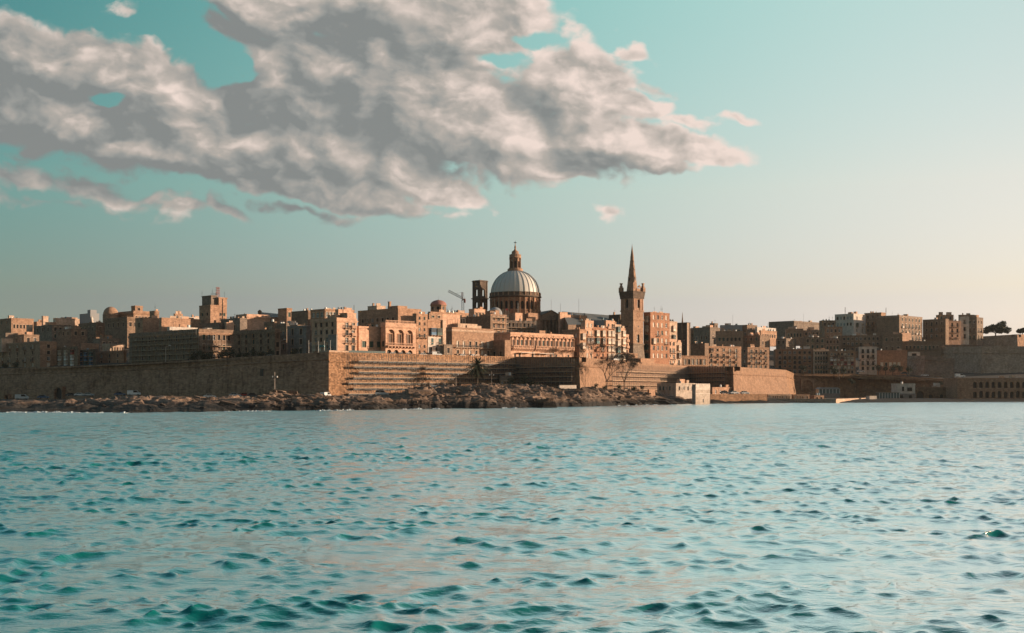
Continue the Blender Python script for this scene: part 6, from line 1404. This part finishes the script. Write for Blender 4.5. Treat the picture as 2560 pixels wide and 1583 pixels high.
def build_boulders():
    """loose and bedded blocks on the foreshore"""
    rng = np.random.default_rng(8); b = MB(); me = bpy.data.objects['shore_rocks'].data; n = len(me.vertices); co = np.empty(n * 3, np.float32); me.vertices.foreach_get('co', co); co = co.reshape(-1, 3)
    ok = np.where((co[:, 2] > .1) & (co[:, 1] < 520) & (co[:, 0] / co[:, 1] < .155) & (co[:, 0] / co[:, 1] > -.40))[0]
    for i in rng.choice(ok, 1250):
        x, y, z = co[i]; px = CX + x / y * F; rk = interp(px, [(s[0], s[3]) for s in SHORE])
        if rng.random() > rk or (px < 430 and rng.random() < .8): continue
        wY = wall_Y(px); f = (wY - y) / 100
        if f < .22 and rng.random() < .9: continue
        s = rng.uniform(.35, 1.0) * (1.9 if rng.random() < .12 else 1.0); h = s * rng.uniform(.2, .45); w = s * rng.uniform(1.2, 3.0); d = s * rng.uniform(.7, 1.3); a = rng.uniform(-.35, .35); tilt = rng.uniform(-.05, .42)
        M = Matrix.Translation((x, y, z + h * .1)) @ Matrix.Rotation(a, 4, 'Z') @ Matrix.Rotation(tilt, 4, 'Y')
        j = lambda: rng.uniform(.6, 1.1)
        c = [(-w * j(), -d * j(), -h), (w * j(), -d * j(), -h), (w * j(), d * j(), -h), (-w * j(), d * j(), -h), (-w * j() * .8, -d * j() * .7, h * j()), (w * j() * .8, -d * j() * .7, h * j()), (w * j() * .8, d * j() * .7, h * j()), (-w * j() * .8, d * j() * .7, h * j())]
        k = len(b.v); b.v.extend(tuple(M @ Vector(p)) for p in c)
        for q in ((4, 5, 6, 7), (0, 1, 5, 4), (1, 2, 6, 5), (2, 3, 7, 6), (3, 0, 4, 7)): b.f.append(tuple(k + t for t in q)); b.mi.append(0)
    for px, row, Y, w in ((690, 987, 418, 3.2), (712, 990, 416, 2.4), (738, 985, 422, 2.8), (752, 992, 415, 2.0), (505, 1000, 405, 2.6), (520, 1003, 400, 1.6), (795, 1022, 386, 3.4), (1065, 972, 440, 2.6), (1330, 1006, 432, 3.6), (1375, 1012, 428, 4.2)):
        p = at(px, row, Y)
        for q in range(3):
            s = w * rng.uniform(.5, .9); M = Matrix.Translation((p.x + rng.uniform(-w, w) * .6, p.y + rng.uniform(-1, 1), p.z + rng.uniform(-.6, .3))) @ Matrix.Rotation(rng.uniform(-.5, .5), 4, 'Z') @ Matrix.Rotation(rng.uniform(-.2, .4), 4, 'Y')
            c = [M @ Vector((sx * s * rng.uniform(.7, 1.1) * (1 if sz < 0 else .65), sy * s * rng.uniform(.6, .9), sz * s * rng.uniform(.35, .6))) for sz in (-1, 1) for sx, sy in ((-1, -1), (1, -1), (1, 1), (-1, 1))]
            k = len(b.v); b.v.extend(tuple(v) for v in c)
            for f in ((4, 5, 6, 7), (0, 1, 5, 4), (1, 2, 6, 5), (2, 3, 7, 6), (3, 0, 4, 7)): b.f.append(tuple(k + t for t in f)); b.mi.append(0)
    o = b.build('boulders', 'shore_rock'); o['kind'] = 'stuff'
    # surf along the rocks
    n2, bb = mat('surf_foam'); bb.inputs['Base Color'].default_value = (.45, .5, .5, 1); bb.inputs['Roughness'].default_value = .9
    f = MB()
    for px0, px1, m in ((20, 150, 30), (140, 320, 18), (560, 680, 8), (800, 880, 14), (1000, 1100, 7), (1230, 1290, 7), (1500, 1680, 10)):
        for i in range(m):
            px = rng.uniform(px0, px1); row = interp(px, [(s[0], s[1]) for s in SHORE]); Y = 21000 / (row - HY) - rng.uniform(.2, 2.5); p = at(px, HY, Y); L = rng.uniform(.3, 1.6); hh = rng.uniform(.05, .45); pts = []
            for k in range(9): t = k / 8; pts.append((p.x - L + 2 * L * t, Y + rng.uniform(-.3, .3), .1 + hh * math.sin(math.pi * t) * rng.uniform(.1, 1)))
            for q, w in zip(pts, pts[1:]): f.face([(q[0], q[1] - .7, -.15), (w[0], w[1] - .7, -.15), w, q]); f.face([q, w, (w[0], w[1] + .8, -.1), (q[0], q[1] + .8, -.1)])
    o = f.build('surf', 'surf_foam'); o['kind'] = 'stuff'
build_boulders()
# ---------------------------------------------------------------- haze
def build_haze():
    b = MB(); b.box(-750, 900, -60, 1500, -4, 140)
    me = bpy.data.meshes.new('haze'); me.from_pydata(b.v, [], b.f); o = put('haze', me); o['kind'] = 'stuff'
    m = bpy.data.materials.new('haze'); m.use_nodes = True; n = NT(m.node_tree); n.n.clear(); out = n.new('ShaderNodeOutputMaterial'); v = n.new('ShaderNodeVolumePrincipled')
    v.inputs['Color'].default_value = (.9, .88, .84, 1); v.inputs['Density'].default_value = HAZE; v.inputs['Anisotropy'].default_value = .2
    n.l.new(v.outputs[0], out.inputs['Volume']); me.materials.append(m)
HAZE = .00003
build_haze()
